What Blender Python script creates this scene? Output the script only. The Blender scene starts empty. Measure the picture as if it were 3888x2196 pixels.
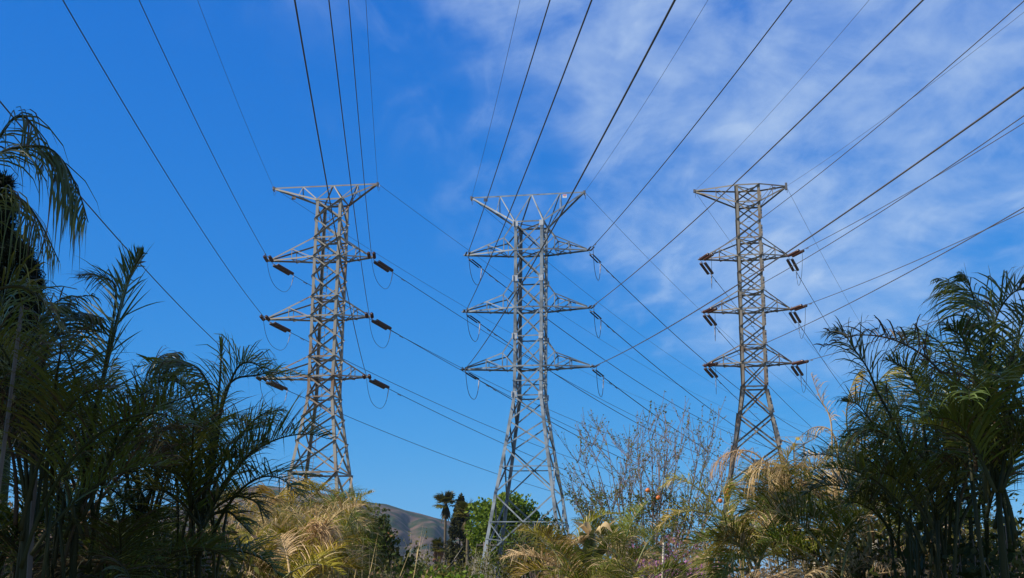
import bpy, math, random
import numpy as np
from mathutils import Vector
R = math.radians
sc = bpy.context.scene
col = sc.collection
# ------------------------------------------------------------------ camera
F, CX, CY, HOR, ROLL = 4767.19, 1944.0, 1098.0, 2233.17, 0.0099948
EYE = 1.7
TH = math.atan((HOR - CY) / F)
AX_R = Vector((1, 0, 0)); AX_F = Vector((0, math.cos(TH), math.sin(TH))); AX_U = Vector((0, -math.sin(TH), math.cos(TH)))
cam_r = AX_R * math.cos(ROLL) + AX_U * math.sin(ROLL)
cam_u = AX_U * math.cos(ROLL) - AX_R * math.sin(ROLL)
cd = bpy.data.cameras.new('camera'); cam = bpy.data.objects.new('camera', cd); col.objects.link(cam)
cd.sensor_width = 36.0; cd.lens = F / 3888.0 * 36.0; cd.clip_start = 0.1; cd.clip_end = 20000
from mathutils import Matrix
m = Matrix((cam_r, cam_u, -AX_F)).transposed().to_4x4(); m.translation = Vector((0, 0, EYE))
cam.matrix_world = m
sc.camera = cam

def at(px, py, Y):
    """point seen at photo pixel (px, py), standing Y metres ahead of the camera"""
    a, b = px - CX, CY - py
    u = a * math.cos(ROLL) - b * math.sin(ROLL); v = a * math.sin(ROLL) + b * math.cos(ROLL)
    d = AX_R * u + AX_U * v + AX_F * F
    return Vector((0, 0, EYE)) + d * (Y / d.y)
U = 1.50932
def au(u, v, Y): return at(u * U, v * U, Y)

# ------------------------------------------------------------------ light
SUN_EL, SUN_AZ = 38.0, 249.0          # azimuth clockwise from +Y (behind the camera, to the left)
sd = Vector((math.sin(R(SUN_AZ)) * math.cos(R(SUN_EL)), math.cos(R(SUN_AZ)) * math.cos(R(SUN_EL)), math.sin(R(SUN_EL))))
sl = bpy.data.lights.new('sun', 'SUN'); so = bpy.data.objects.new('sun', sl); col.objects.link(so)
sl.energy = 5.0; sl.angle = R(0.5); sl.color = (1.0, 0.94, 0.84)
so.rotation_euler = sd.to_track_quat('Z', 'Y').to_euler(); so.location = (-40, -30, 60)
sc.view_settings.view_transform = 'Standard'; sc.view_settings.look = 'None'
sc.view_settings.exposure = 0.33; sc.view_settings.gamma = 1.0; sc.view_settings.use_curve_mapping = False

def N(nt, typ, **kw):
    n = nt.nodes.new(typ)
    for k, v in kw.items():
        if k.startswith('i_'):
            key = k[2:]; key = int(key) if key.isdigit() else key
            n.inputs[key].default_value = v
        else: setattr(n, k, v)
    return n
def link(nt, a, b): nt.links.new(a, b)
def mth(nt, op, a, b=None, c=None, clamp=False):
    n = N(nt, 'ShaderNodeMath', operation=op, use_clamp=clamp)
    for i, v in enumerate((a, b, c)):
        if v is None: continue
        if isinstance(v, (int, float)): n.inputs[i].default_value = v
        else: link(nt, v, n.inputs[i])
    return n.outputs[0]
def smooth(nt, v, lo, hi):
    n = N(nt, 'ShaderNodeMapRange', interpolation_type='SMOOTHSTEP', i_1=lo, i_2=hi); link(nt, v, n.inputs[0]); return n.outputs[0]

w = bpy.data.worlds.new('World'); sc.world = w; w.use_nodes = True
nt = w.node_tree; nt.nodes.clear()
out = N(nt, 'ShaderNodeOutputWorld'); bg = N(nt, 'ShaderNodeBackground'); bg.inputs[1].default_value = 0.080
link(nt, bg.outputs[0], out.inputs[0])
sky = N(nt, 'ShaderNodeTexSky', sky_type='NISHITA', sun_disc=False, sun_elevation=R(SUN_EL), sun_rotation=R(SUN_AZ),
        altitude=0, air_density=1.0, dust_density=0.0, ozone_density=10.0)
# deepen the sky the way the photograph's film curve does: a power curve per channel
sr = N(nt, 'ShaderNodeSeparateColor'); link(nt, sky.outputs[0], sr.inputs[0]); cr = N(nt, 'ShaderNodeCombineColor')
for i, (k, p) in enumerate(((0.76, 1.5), (0.72, 0.75), (0.89, 0.30))):
    v = mth(nt, 'MULTIPLY', mth(nt, 'POWER', mth(nt, 'MULTIPLY', sr.outputs[i], 0.1), p), 10.0 * k); link(nt, v, cr.inputs[i])
# thin high cloud, laid out on a flat layer overhead (x/z, y/z of the view direction)
tc = N(nt, 'ShaderNodeTexCoord'); sep = N(nt, 'ShaderNodeSeparateXYZ'); link(nt, tc.outputs['Generated'], sep.inputs[0])
zz = mth(nt, 'MAXIMUM', sep.outputs[2], 0.06)
px = mth(nt, 'DIVIDE', sep.outputs[0], zz); py = mth(nt, 'DIVIDE', sep.outputs[1], zz)
cmb = N(nt, 'ShaderNodeCombineXYZ'); link(nt, px, cmb.inputs[0]); link(nt, py, cmb.inputs[1])
def cloud_noise(scale, sx, sy, rot, detail, rough, dist, off=(0, 0, 0)):
    mp = N(nt, 'ShaderNodeMapping'); mp.inputs['Rotation'].default_value = (0, 0, R(rot)); mp.inputs['Scale'].default_value = (sx, sy, 1); mp.inputs['Location'].default_value = off
    link(nt, cmb.outputs[0], mp.inputs[0])
    n = N(nt, 'ShaderNodeTexNoise'); n.inputs['Scale'].default_value = scale; n.inputs['Detail'].default_value = detail
    n.inputs['Roughness'].default_value = rough; n.inputs['Distortion'].default_value = dist
    link(nt, mp.outputs[0], n.inputs['Vector']); return n.outputs[0]
n_big = cloud_noise(1.1, 1.0, 0.7, 20, 5, 0.55, 0.4)
nm = N(nt, 'ShaderNodeTexNoise'); nm.inputs['Scale'].default_value = 11.0; nm.inputs['Detail'].default_value = 9; nm.inputs['Roughness'].default_value = 0.60; nm.inputs['Distortion'].default_value = 0.35
mpd = N(nt, 'ShaderNodeMapping'); mpd.inputs['Rotation'].default_value = (0, R(-35), 0); mpd.inputs['Scale'].default_value = (0.75, 1, 1.3); link(nt, tc.outputs['Generated'], mpd.inputs[0]); link(nt, mpd.outputs[0], nm.inputs['Vector'])
n_mid = nm.outputs[0]
n_wisp = cloud_noise(4.5, 1.5, 0.45, 24, 7, 0.55, 0.5, (7.7, 4.2, 0))
# where the cloud sheet lies: to the right of a line running away from the camera
edge = mth(nt, 'ADD', mth(nt, 'SUBTRACT', px, mth(nt, 'MULTIPLY', mth(nt, 'SUBTRACT', py, 2.0), 0.33)), 0.34)
edge = mth(nt, 'ADD', edge, mth(nt, 'MULTIPLY', mth(nt, 'SUBTRACT', n_big, 0.5), 0.9))
edge = mth(nt, 'ADD', edge, mth(nt, 'MULTIPLY', mth(nt, 'SUBTRACT', n_mid, 0.5), 0.35))
mask = smooth(nt, edge, -0.12, 0.42)
wmask = smooth(nt, edge, -0.42, 0.10)
body = smooth(nt, mth(nt, 'ADD', mth(nt, 'MULTIPLY', n_mid, 0.62), mth(nt, 'MULTIPLY', n_big, 0.42)), 0.34, 0.74)
wis = mth(nt, 'MULTIPLY', smooth(nt, n_wisp, 0.42, 0.80), wmask)
dens = mth(nt, 'ADD', mth(nt, 'MULTIPLY', mth(nt, 'MULTIPLY', body, mask), 0.74), mth(nt, 'MULTIPLY', wis, 0.30))
horizon_fade = smooth(nt, sep.outputs[2], 0.10, 0.25)
dens = mth(nt, 'MULTIPLY', mth(nt, 'MINIMUM', dens, 0.9), horizon_fade)
mx = N(nt, 'ShaderNodeMix', data_type='RGBA'); link(nt, dens, mx.inputs[0]); link(nt, cr.outputs[0], mx.inputs[6])
CLOUD = (5.1, 6.6, 8.9, 1)
mx.inputs[7].default_value = CLOUD
link(nt, mx.outputs[2], bg.inputs[0])
# ------------------------------------------------------------------ helpers
rng = random.Random(7)
def tag(o, label=None, cat=None, group=None, kind=None):
    for k, v in (('label', label), ('category', cat), ('group', group), ('kind', kind)):
        if v: o[k] = v
    return o
def thing(name, label, cat, loc=(0, 0, 0), rz=0.0, group=None):
    o = bpy.data.objects.new(name, None); col.objects.link(o); o.location = loc; o.rotation_euler = (0, 0, rz)
    o.empty_display_size = 0.2
    return tag(o, label, cat, group)
class MB:
    """collects shapes and links them as ONE mesh object"""
    def __init__(s): s.v = []; s.f = []; s.mi = []; s.smooth = []
    def add(s, vs, fs, mi=0, smooth=False):
        o = len(s.v); s.v += [tuple(p) for p in vs]
        for f in fs: s.f.append([i + o for i in f]); s.mi.append(mi); s.smooth.append(smooth)
    def box(s, c, sx, sy, sz, ax=None, mi=0):
        X, Y, Z = ax or (Vector((1, 0, 0)), Vector((0, 1, 0)), Vector((0, 0, 1)))
        c = Vector(c); vs = []
        for k in (-1, 1):
            for j in (-1, 1):
                for i in (-1, 1): vs.append(c + X * (i * sx / 2) + Y * (j * sy / 2) + Z * (k * sz / 2))
        s.add(vs, [(0, 2, 3, 1), (4, 5, 7, 6), (0, 1, 5, 4), (2, 6, 7, 3), (0, 4, 6, 2), (1, 3, 7, 5)], mi)
    def plate(s, p, q, a, n, w, t, mi=0):
        """flat bar from p to q, width w along a, thickness t against n"""
        vs = [p, q, q + a * w, p + a * w, p - n * t, q - n * t, q + a * w - n * t, p + a * w - n * t]
        s.add(vs, [(0, 1, 2, 3), (7, 6, 5, 4), (0, 4, 5, 1), (1, 5, 6, 2), (2, 6, 7, 3), (3, 7, 4, 0)], mi)
    def angle(s, p, q, w, n, off=0.0, flip=False, outw=False):
        """steel angle: one flange lying in the face with normal n, the other standing behind it"""
        p, q, n = Vector(p), Vector(q), Vector(n)
        t = (q - p)
        if t.length < 1e-4: return
        t.normalize(); n = (n - t * n.dot(t)).normalized(); a = n.cross(t)
        if a.z < 0 or (abs(a.z) < 0.05 and a.x < 0): a = -a
        if flip: a = -a
        th = max(0.012, w * 0.1)
        p = p + n * off - a * (w / 2); q = q + n * off - a * (w / 2)
        s.plate(p, q, a, n, w, th)
        if outw:
            s.plate(p + a * (w - th) + n * (w + 0.001), q + a * (w - th) + n * (w + 0.001), a, n, th, w); return
        e = p + a * w - n * (th + 0.001), q + a * w - n * (th + 0.001)
        s.plate(e[0] - a * th, e[1] - a * th, a, n, th, w - th)
    def tube(s, pts, rad, sides=6, mi=0, cap=True, smooth=True):
        pts = [Vector(p) for p in pts]; n = len(pts)
        rs = rad if isinstance(rad, (list, tuple)) else [rad] * n
        vs = []; ref = Vector((0, 0, 1))
        t0 = (pts[min(1, n - 1)] - pts[0]).normalized()
        if abs(t0.z) > 0.9: ref = Vector((1, 0, 0))
        x = t0.cross(ref).normalized()
        for i in range(n):
            t = (pts[min(i + 1, n - 1)] - pts[max(i - 1, 0)])
            if t.length < 1e-9: t = t0
            t = t.normalized(); x = (x - t * x.dot(t))
            if x.length < 1e-6: x = t.orthogonal()
            x.normalize(); y = t.cross(x)
            for k in range(sides):
                a = 2 * math.pi * k / sides
                vs.append(pts[i] + (x * math.cos(a) + y * math.sin(a)) * rs[i])
        fs = []
        for i in range(n - 1):
            for k in range(sides):
                k2 = (k + 1) % sides
                fs.append((i * sides + k, i * sides + k2, (i + 1) * sides + k2, (i + 1) * sides + k))
        if cap: fs += [tuple(range(sides))[::-1], tuple(range((n - 1) * sides, n * sides))]
        s.add(vs, fs, mi, smooth)
    def lathe(s, p, axis, prof, sides=10, mi=0):
        """prof: list of (distance along axis, radius)"""
        p = Vector(p); axis = Vector(axis).normalized(); x = axis.orthogonal().normalized(); y = axis.cross(x); vs = []; fs = []
        for d, r in prof:
            for k in range(sides):
                a = 2 * math.pi * k / sides
                vs.append(p + axis * d + (x * math.cos(a) + y * math.sin(a)) * max(r, 1e-4))
        for i in range(len(prof) - 1):
            for k in range(sides):
                k2 = (k + 1) % sides
                fs.append((i * sides + k, i * sides + k2, (i + 1) * sides + k2, (i + 1) * sides + k))
        fs += [tuple(range(sides))[::-1], tuple(range((len(prof) - 1) * sides, len(prof) * sides))]
        s.add(vs, fs, mi, True)
    def build(s, name, mats, parent=None, label=None):
        me = bpy.data.meshes.new(name); me.from_pydata(s.v, [], s.f)
        if not isinstance(mats, (list, tuple)): mats = [mats]
        for m_ in mats: me.materials.append(m_)
        if len(mats) > 1: me.polygons.foreach_set('material_index', s.mi)
        me.polygons.foreach_set('use_smooth', s.smooth); me.update()
        o = bpy.data.objects.new(name, me); col.objects.link(o)
        if parent: o.parent = parent
        if label: o['label'] = label
        return o
def copy_tree(o, parent=None):
    c = o.copy(); col.objects.link(c)
    if parent: c.parent = parent
    for ch in list(o.children): copy_tree(ch, c)
    return c
def spline(cp, n):
    """Catmull-Rom through the control points"""
    cp = [Vector(p) for p in cp]
    if len(cp) == 2: return [cp[0].lerp(cp[1], i / (n - 1)) for i in range(n)]
    P = [cp[0] * 2 - cp[1]] + cp + [cp[-1] * 2 - cp[-2]]; o = []
    for i in range(n):
        t = i / (n - 1) * (len(cp) - 1); k = min(int(t), len(cp) - 2); u = t - k
        a, b, c, d = P[k:k + 4]
        o.append(0.5 * ((2 * b) + (c - a) * u + (2 * a - 5 * b + 4 * c - d) * u * u + (3 * b - a - 3 * c + d) * u ** 3))
    return o

# ------------------------------------------------------------------ materials
def mat(name, base, rough=0.6, metal=0.0, var=None, vscale=4.0, vmix=(0.4, 0.7), transl=0.0, stretch=(1, 1, 1), rand=None, bump=0.0, spec=0.4, detail=6):
    """base colour broken up by noise towards var; rand = per-object shift of value"""
    m_ = bpy.data.materials.new(name); m_.use_nodes = True; t = m_.node_tree; b = t.nodes['Principled BSDF']
    b.inputs['Roughness'].default_value = rough; b.inputs['Metallic'].default_value = metal; b.inputs['Specular IOR Level'].default_value = spec
    rgb = N(t, 'ShaderNodeRGB'); rgb.outputs[0].default_value = (*base, 1); c = rgb.outputs[0]
    if var is not None:
        tcn = N(t, 'ShaderNodeTexCoord'); mp = N(t, 'ShaderNodeMapping'); mp.inputs['Scale'].default_value = stretch; link(t, tcn.outputs['Object'], mp.inputs[0])
        nz = N(t, 'ShaderNodeTexNoise'); nz.inputs['Scale'].default_value = vscale; nz.inputs['Detail'].default_value = detail; link(t, mp.outputs[0], nz.inputs['Vector'])
        f = smooth(t, nz.outputs[0], *vmix); mxn = N(t, 'ShaderNodeMix', data_type='RGBA'); link(t, f, mxn.inputs[0]); link(t, c, mxn.inputs[6]); mxn.inputs[7].default_value = (*var, 1); c = mxn.outputs[2]
        if bump:
            bp = N(t, 'ShaderNodeBump'); bp.inputs['Strength'].default_value = bump; link(t, nz.outputs[0], bp.inputs['Height']); link(t, bp.outputs[0], b.inputs['Normal'])
    if rand:
        oi = N(t, 'ShaderNodeObjectInfo'); h = N(t, 'ShaderNodeHueSaturation')
        mr = N(t, 'ShaderNodeMapRange'); mr.inputs[3].default_value = 1 - rand; mr.inputs[4].default_value = 1 + rand; link(t, oi.outputs['Random'], mr.inputs[0]); link(t, mr.outputs[0], h.inputs['Value'])
        mr2 = N(t, 'ShaderNodeMapRange'); mr2.inputs[3].default_value = 0.5 - rand * 0.06; mr2.inputs[4].default_value = 0.5 + rand * 0.06
        link(t, mth(t, 'FRACT', mth(t, 'MULTIPLY', oi.outputs['Random'], 7.31)), mr2.inputs[0]); link(t, mr2.outputs[0], h.inputs['Hue'])
        link(t, c, h.inputs['Color']); c = h.outputs[0]
    link(t, c, b.inputs['Base Color'])
    if transl:
        tr = N(t, 'ShaderNodeBsdfTranslucent'); link(t, c, tr.inputs[0]); ms = N(t, 'ShaderNodeMixShader'); ms.inputs[0].default_value = transl
        link(t, b.outputs[0], ms.inputs[1]); link(t, tr.outputs[0], ms.inputs[2]); link(t, ms.outputs[0], t.nodes['Material Output'].inputs[0])
    return m_
M = {}
M['galv'] = mat('galvanised_steel', (0.225, 0.252, 0.265), 0.5, 0.0, (0.10, 0.115, 0.125), 0.9, (0.38, 0.68), detail=10)
M['galv2'] = mat('galvanised_plate', (0.40, 0.42, 0.44), 0.5, 0.0, (0.26, 0.275, 0.29), 3.0)
M['rusty'] = mat('weathered_rusty_steel', (0.245, 0.222, 0.180), 0.7, 0.0, (0.19, 0.105, 0.052), 0.45, (0.48, 0.72), stretch=(1, 1, 0.6), detail=10)
M['rusty2'] = mat('grey_brown_steel', (0.200, 0.176, 0.138), 0.7, 0.0, (0.14, 0.085, 0.048), 0.7, (0.46, 0.7), detail=10)
M['porc'] = mat('brown_glazed_porcelain', (0.052, 0.016, 0.009), 0.22, 0, (0.11, 0.040, 0.017), 6.0, (0.5, 0.8), spec=0.6)
M['poly'] = mat('dark_polymer', (0.020, 0.021, 0.022), 0.45)
M['hard'] = mat('line_hardware', (0.16, 0.155, 0.15), 0.45, 0.3, (0.08, 0.06, 0.05), 8)
M['clamp'] = mat('pale_clamp', (0.42, 0.36, 0.32), 0.5)
M['wire'] = mat('dark_conductor', (0.035, 0.034, 0.034), 0.6, 0, (0.05, 0.045, 0.04), 0.8)
M['wireb'] = mat('brown_conductor', (0.085, 0.072, 0.065), 0.6, 0, (0.06, 0.05, 0.045), 0.8)
M['signw'] = mat('sign_white', (0.7, 0.7, 0.7), 0.5); M['signr'] = mat('sign_red', (0.5, 0.03, 0.02), 0.5); M['signd'] = mat('sign_back', (0.05, 0.055, 0.07), 0.6)
M['yellow'] = mat('yellow_paint', (0.6, 0.42, 0.02), 0.5)
M['conc'] = mat('concrete', (0.35, 0.33, 0.30), 0.9, 0, (0.25, 0.24, 0.22), 5)

# ------------------------------------------------------------------ transmission towers
V = Vector
FR_, BK_, LF_, RT_ = V((0, -1, 0)), V((0, 1, 0)), V((-1, 0, 0)), V((1, 0, 0))
CORN = ((-1, -1), (1, -1), (1, 1), (-1, 1)); FACES = ((0, 1, FR_), (1, 2, RT_), (2, 3, BK_), (3, 0, LF_))
class Tower:
    def __init__(s, name, label, X, Y, yaw, prof, material, legw, brw, group=None, bz=0.0, shade=True):
        s.shade = shade
        s.root = thing(name, label, 'power tower', (X, Y, bz), -R(yaw), group)
        s.prof = prof; s.m = material; s.lw = legw; s.bw = brw; s.yaw = yaw; s.X, s.Y, s.bz = X, Y, bz
    def hw(s, z):
        p = s.prof
        for (z0, h0), (z1, h1) in zip(p, p[1:]):
            if z <= z1: return h0 + (h1 - h0) * (z - z0) / (z1 - z0)
        return p[-1][1]
    def c(s, k, z):
        h = s.hw(z); return V((CORN[k][0] * h, CORN[k][1] * h, z))
    def world(s, p):
        a = -R(s.yaw); return V((s.X + p.x * math.cos(a) - p.y * math.sin(a), s.Y + p.x * math.sin(a) + p.y * math.cos(a), s.bz + p.z))
    def legs(s, zs, plates=()):
        """four angle-section legs, flanges along the two outer faces"""
        for k in range(4):
            b = MB(); sx, sy = CORN[k]; ax, ay = V((-sx, 0, 0)), V((0, -sy, 0)); nx, ny = V((sx, 0, 0)), V((0, sy, 0)); w = s.lw; th = w * 0.12
            for z0, z1 in zip(zs, zs[1:]):
                p, q = s.c(k, z0), s.c(k, z1)
                b.plate(p, q, ax, ny, w, th); b.plate(p - ny * th, q - ny * th, ay, nx, w - th, th)
            for z in plates:
                p, q = s.c(k, z - 0.45), s.c(k, z + 0.45)
                b.plate(p + ny * 0.02 - nx * 0.02, q + ny * 0.02 - nx * 0.02, ax, ny, w * 0.8, 0.018)
                b.plate(p + nx * 0.02 - ny * 0.02, q + nx * 0.02 - ny * 0.02, ay, nx, w * 0.8, 0.018)
            b.box(s.c(k, zs[0]) + V((0, 0, 0.1)), w * 3, w * 3, 0.5) if zs[0] < 0.5 else None
            o = b.build('leg', s.m, s.root)
    def bay(s, z0, z1, pat='X', top=False, bot=False, sub=False, w=None):
        b = MB(); w = w or s.bw; i1, i2 = 0.016, -0.03
        for a, c_, n in FACES:
            A0, C0, A1, C1 = s.c(a, z0), s.c(c_, z0), s.c(a, z1), s.c(c_, z1)
            if pat == 'X':
                b.angle(A0, C1, w, n, i1 + w * 0.0, outw=s.shade); b.angle(C0, A1, w, n, i2, flip=True)
            if top: b.angle(A1, C1, w * 0.9, n, i1 + 0.018)
            if bot: b.angle(A0, C0, w * 0.9, n, i1 + 0.018)
            if sub:
                h0, h1 = s.hw(z0), s.hw(z1); t = h0 / (h0 + h1); zc = z0 + (z1 - z0) * t; ctr = (A0 + (C1 - A0) * t)
                La, Lc = s.c(a, zc + 0.0), s.c(c_, zc)
                b.angle(La, ctr, w * 0.7, n, i1 + 0.03); b.angle(ctr, Lc, w * 0.7, n, i1 + 0.03)
                if sub == 2:
                    for leg, lo in ((a, A0), (c_, C0)):
                        mid = lo.lerp(ctr, 0.5); lz = s.c(leg, z0 + (zc - z0) * 0.55)
                        b.angle(lz, mid, w * 0.6, n, i1 + 0.05); b.angle(s.c(leg, zc), mid, w * 0.6, n, i1 + 0.05)
        b.build('lattice_bay', s.m, s.root)
    def hframe(s, z, diag=True):
        b = MB()
        for a, c_, n in FACES: b.angle(s.c(a, z), s.c(c_, z), s.bw * 1.15, n, 0.04)
        if diag:
            b.angle(s.c(0, z - 0.06), s.c(2, z - 0.06), s.bw * 0.8, V((0, 0, 1))); b.angle(s.c(1, z - 0.14), s.c(3, z - 0.14), s.bw * 0.8, V((0, 0, 1)))
        b.build('horizontal_frame', s.m, s.root)
    def arm(s, side, z, ztop, L, knee=None, w=0.15):
        """crossarm pyramid: two bottom chords and two top chords meeting at the tip"""
        b = MB(); h = s.hw(z); tip = V((side * L, 0, z)); kf = (3, 0)[0], 0
        legs = (0, 3) if side < 0 else (1, 2)
        bp = []; tp = []
        for k, n in zip(legs, (FR_, BK_)):
            e = tip + V((0, -0.10 if n.y < 0 else 0.10, 0))
            b.angle(s.c(k, z), e, w, n, 0.02)
            top = s.c(k, ztop)
            if knee:
                kx, kz = knee; kn = V((side * kx, (-1 if n.y < 0 else 1) * h * (L - kx) / (L - h) , z + kz))
                b.angle(kn, e + V((-side * 0.15, 0, 0.16)), w * 0.75, n, 0.02); b.angle(top, kn, w * 0.8, n, 0.02)
                b.angle(kn, V((side * h, n.y * h, z + 0.1)), w * 0.6, n, -0.02)
                f = (kx - h) / (L - h); bk = s.c(k, z).lerp(e, f)
                b.angle(kn, bk, w * 0.6, n, 0.0); tp.append(kn); chord = (kn, e)
                mid = kn.lerp(e, 0.42); f2 = (abs(mid.x) - h) / (L - h); bm = s.c(k, z).lerp(e, f2)
                b.angle(mid, bm, w * 0.6, n, 0.0); b.angle(mid, bk, w * 0.55, n, 0.015); bp.append((bk, bm)); tp.append(mid)
            else:
                b.angle(top, e + V((-side * 0.1, 0, 0.12)), w * 0.85, n, 0.02)
                mid = top.lerp(e, 0.5); bm = s.c(k, z).lerp(e, 0.5)
                b.angle(mid, bm, w * 0.55, n, 0.0); b.angle(mid, s.c(k, z).lerp(e, 0.06), w * 0.55, n, 0.015); bp.append((bm, s.c(k, z).lerp(e, 0.06))); tp.append(mid)
        (f0, f1), (b0, b1) = bp; up = V((0, 0, 1))
        b.angle(f0, b0, w * 0.6, up, -0.03); b.angle(f1, b1, w * 0.6, up, -0.03); b.angle(f0, b1, w * 0.6, up, -0.06)
        b.angle(s.c(legs[0], z), b0, w * 0.6, up, -0.09)
        nt_ = len(tp) // 2
        for i in range(nt_): b.angle(tp[i], tp[i + nt_], w * 0.55, up, 0.0)
        o = b.build('cross_arm', s.m, s.root)
        pb = MB(); pb.box(tip + V((side * 0.05, 0, 0.02)), 0.55, 0.30, 0.10); pb.box(tip + V((side * 0.12, 0, 0.1)), 0.06, 0.42, 0.30)
        pb.build('tip_plate', s.m, o)
        return tip
    def peak(s, zt, z, LL, LR, apex=True, w=0.14):
        """flat earth-wire beam carried above the body on sloping struts"""
        b = MB(); up = V((0, 0, 1))
        tl, tr, ap = V((-LL, 0, zt)), V((LR, 0, zt)), V((0, 0, zt))
        b.angle(tl, ap, w, FR_, 0.0); b.angle(ap + V((0.01, 0, 0)), tr, w, FR_, 0.0)
        for k in range(4): b.angle(ap + V((CORN[k][0] * 0.05, CORN[k][1] * 0.05, -0.05)), s.c(k, z), w * 0.85, FACES[0][2] if k < 2 else BK_, 0.0)
        for side, t, L in ((-1, tl, LL), (1, tr, LR)):
            legs = (0, 3) if side < 0 else (1, 2); mids = []
            tm = V((side * (s.hw(z) + (L - s.hw(z)) * 0.38), 0, zt - 0.05))
            for k, n in zip(legs, (FR_, BK_)):
                e = t + V((-side * 0.12, n.y * 0.08, -0.10)); b.angle(s.c(k, z), e, w * 1.15, n, 0.02)
                mm = s.c(k, z).lerp(e, 0.42); mids.append(mm)
                b.angle(tm, mm, w * 0.6, n, 0.0); b.angle(tm + V((-side * 0.06, n.y * 0.03, 0)), s.c(k, z) + V((0, 0, 0.1)), w * 0.7, n, 0.03)
            b.angle(mids[0], mids[1], w * 0.6, up, 0.0); b.angle(mids[0] - up * 0.05, s.c(legs[1], z), w * 0.55, up, -0.03)
        o = b.build('earth_wire_beam', s.m, s.root)
        for t in (tl, tr):
            pb = MB(); pb.box(t, 0.22, 0.3, 0.28); pb.box(t + V((0, 0, -0.25)), 0.08, 0.5, 0.12); pb.build('wire_clamp', M['hard'], o)
        return tl, tr
    def ladder(s, z0, z1, k=3, off=(0.25, -0.15)):
        b = MB(); pts = []
        zs = [z0 + (z1 - z0) * i / 12 for i in range(13)]
        sx, sy = CORN[k]
        for d in (0, 0.42):
            for a, c_ in zip(zs, zs[1:]):
                p = s.c(k, a) + V((-sx * (off[0] + d), sy * off[1], 0)); q = s.c(k, c_) + V((-sx * (off[0] + d), sy * off[1], 0)); b.plate(p, q, V((1, 0, 0)), FR_, 0.045, 0.02)
        z = z0
        while z < z1:
            p = s.c(k, z) + V((-sx * off[0], sy * off[1] - 0.0, 0)); b.box(p + V((-sx * 0.21, 0.01, 0)), 0.4, 0.025, 0.03); z += 0.42
        b.build('ladder', M['rusty'], s.root)
    def sign(s, p, wd, ht, mats, name='warning_sign'):
        b = MB(); b.box(p, wd, 0.02, ht, mi=0)
        if len(mats) > 1: b.box(p + V((0, -0.012, ht * 0.29)), wd * 0.86, 0.006, ht * 0.30, mi=1); b.box(p + V((0, -0.012, -ht * 0.12)), wd * 0.6, 0.006, ht * 0.06, mi=2); b.box(p + V((0, -0.012, -ht * 0.28)), wd * 0.7, 0.006, ht * 0.06, mi=2)
        return b.build(name, mats, s.root)

TW = {}
G_T = 'lattice power towers carrying the lines'
# left tower
tL = TW['L'] = Tower('lattice_tower', 'rusty lattice power tower on the left with ladder and long brown insulators', -18.49, 123.46, 9.6,
    [(0, 4.14), (12.34, 2.4), (19.8, 1.35), (21.84, 1.35), (27.93, 1.35), (34.04, 1.37), (40.0, 1.33)], M['rusty'], 0.29, 0.145, G_T)
tL.legs([0, 12.34, 19.8, 27.9, 34.0, 40.05], plates=(12.9, 19.9, 29.0))
Lz = [19.8, 21.84, 23.8, 25.85, 27.93, 29.9, 32.0, 34.04, 36.0, 38.0, 40.0]
for a, b_ in zip(Lz, Lz[1:]): tL.bay(a, b_)
for a, b_, t_ in ((0.0, 6.2, 1), (6.2, 12.34, 0), (12.34, 15.4, 0), (15.4, 17.8, 0), (17.8, 19.8, 0)): tL.bay(a, b_, sub=(2 if a < 12 else False), top=(a in (6.2, 17.8)), w=0.175 if a < 12 else None)
for z in (21.84, 23.8, 27.93, 29.9, 34.04, 36.0, 40.0): tL.hframe(z)
tL.tips = {}
for i, (z, zt, LL, LR) in enumerate(((34.04, 36.0, 6.37, 4.37), (27.93, 29.9, 6.39, 4.37), (21.84, 23.8, 6.40, 4.35)), 1):
    tL.tips[(i, 'L')] = tL.arm(-1, z, zt, LL); tL.tips[(i, 'R')] = tL.arm(1, z, zt, LR)
tL.tips[(0, 'L')], tL.tips[(0, 'R')] = tL.peak(41.85, 40.0, 6.44, 4.69)
tL.ladder(12.4, 40.3)
b = MB(); b.box((-1.2, 1.9, 12.45), 1.3, 0.9, 0.10); b.box((-1.2, 1.45, 12.6), 1.3, 0.04, 0.16); b.build('rest_platform', M['rusty2'], tL.root)
tL.sign(V((-4.3, 0.2, 40.75)), 0.45, 0.32, [M['rusty2']], 'marker_plate')
# middle tower
tM = TW['M'] = Tower('lattice_tower', 'pale grey galvanised lattice power tower in the middle', 1.96, 126.77, 11.4,
    [(0, 4.55), (4.34, 3.92), (10.7, 2.99), (15.4, 2.24), (18.0, 1.84), (20.6, 1.5), (38.8, 1.52)], M['galv'], 0.31, 0.14, G_T, shade=False)
tM.legs([0, 4.34, 10.7, 15.4, 20.6, 29.7, 38.9], plates=(4.3, 10.7, 20.7, 26.7, 32.75, 38.4))
for a, b_, sb in ((0, 4.34, 2), (4.34, 10.7, 2), (10.7, 15.4, 1), (15.4, 18.0, 0), (18.0, 20.6, 0), (20.6, 23.6, 1), (23.6, 26.7, 0), (26.7, 29.7, 0), (29.7, 32.75, 0), (32.75, 35.8, 0), (35.8, 38.8, 0)):
    tM.bay(a, b_, sub=sb, top=b_ in (20.6, 26.7, 32.75, 38.8))
for z in (23.6, 29.7, 35.8, 38.8): tM.hframe(z)
tM.tips = {}
for i, (z, zt, LL, LR) in enumerate(((35.8, 38.8, 6.91, 6.01), (29.7, 32.75, 6.99, 6.03), (23.6, 26.7, 7.0, 6.25)), 1):
    tM.tips[(i, 'L')] = tM.arm(-1, z, zt, LL, (2.68, 1.42), 0.155); tM.tips[(i, 'R')] = tM.arm(1, z, zt, LR, (2.68, 1.42), 0.155)
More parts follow.
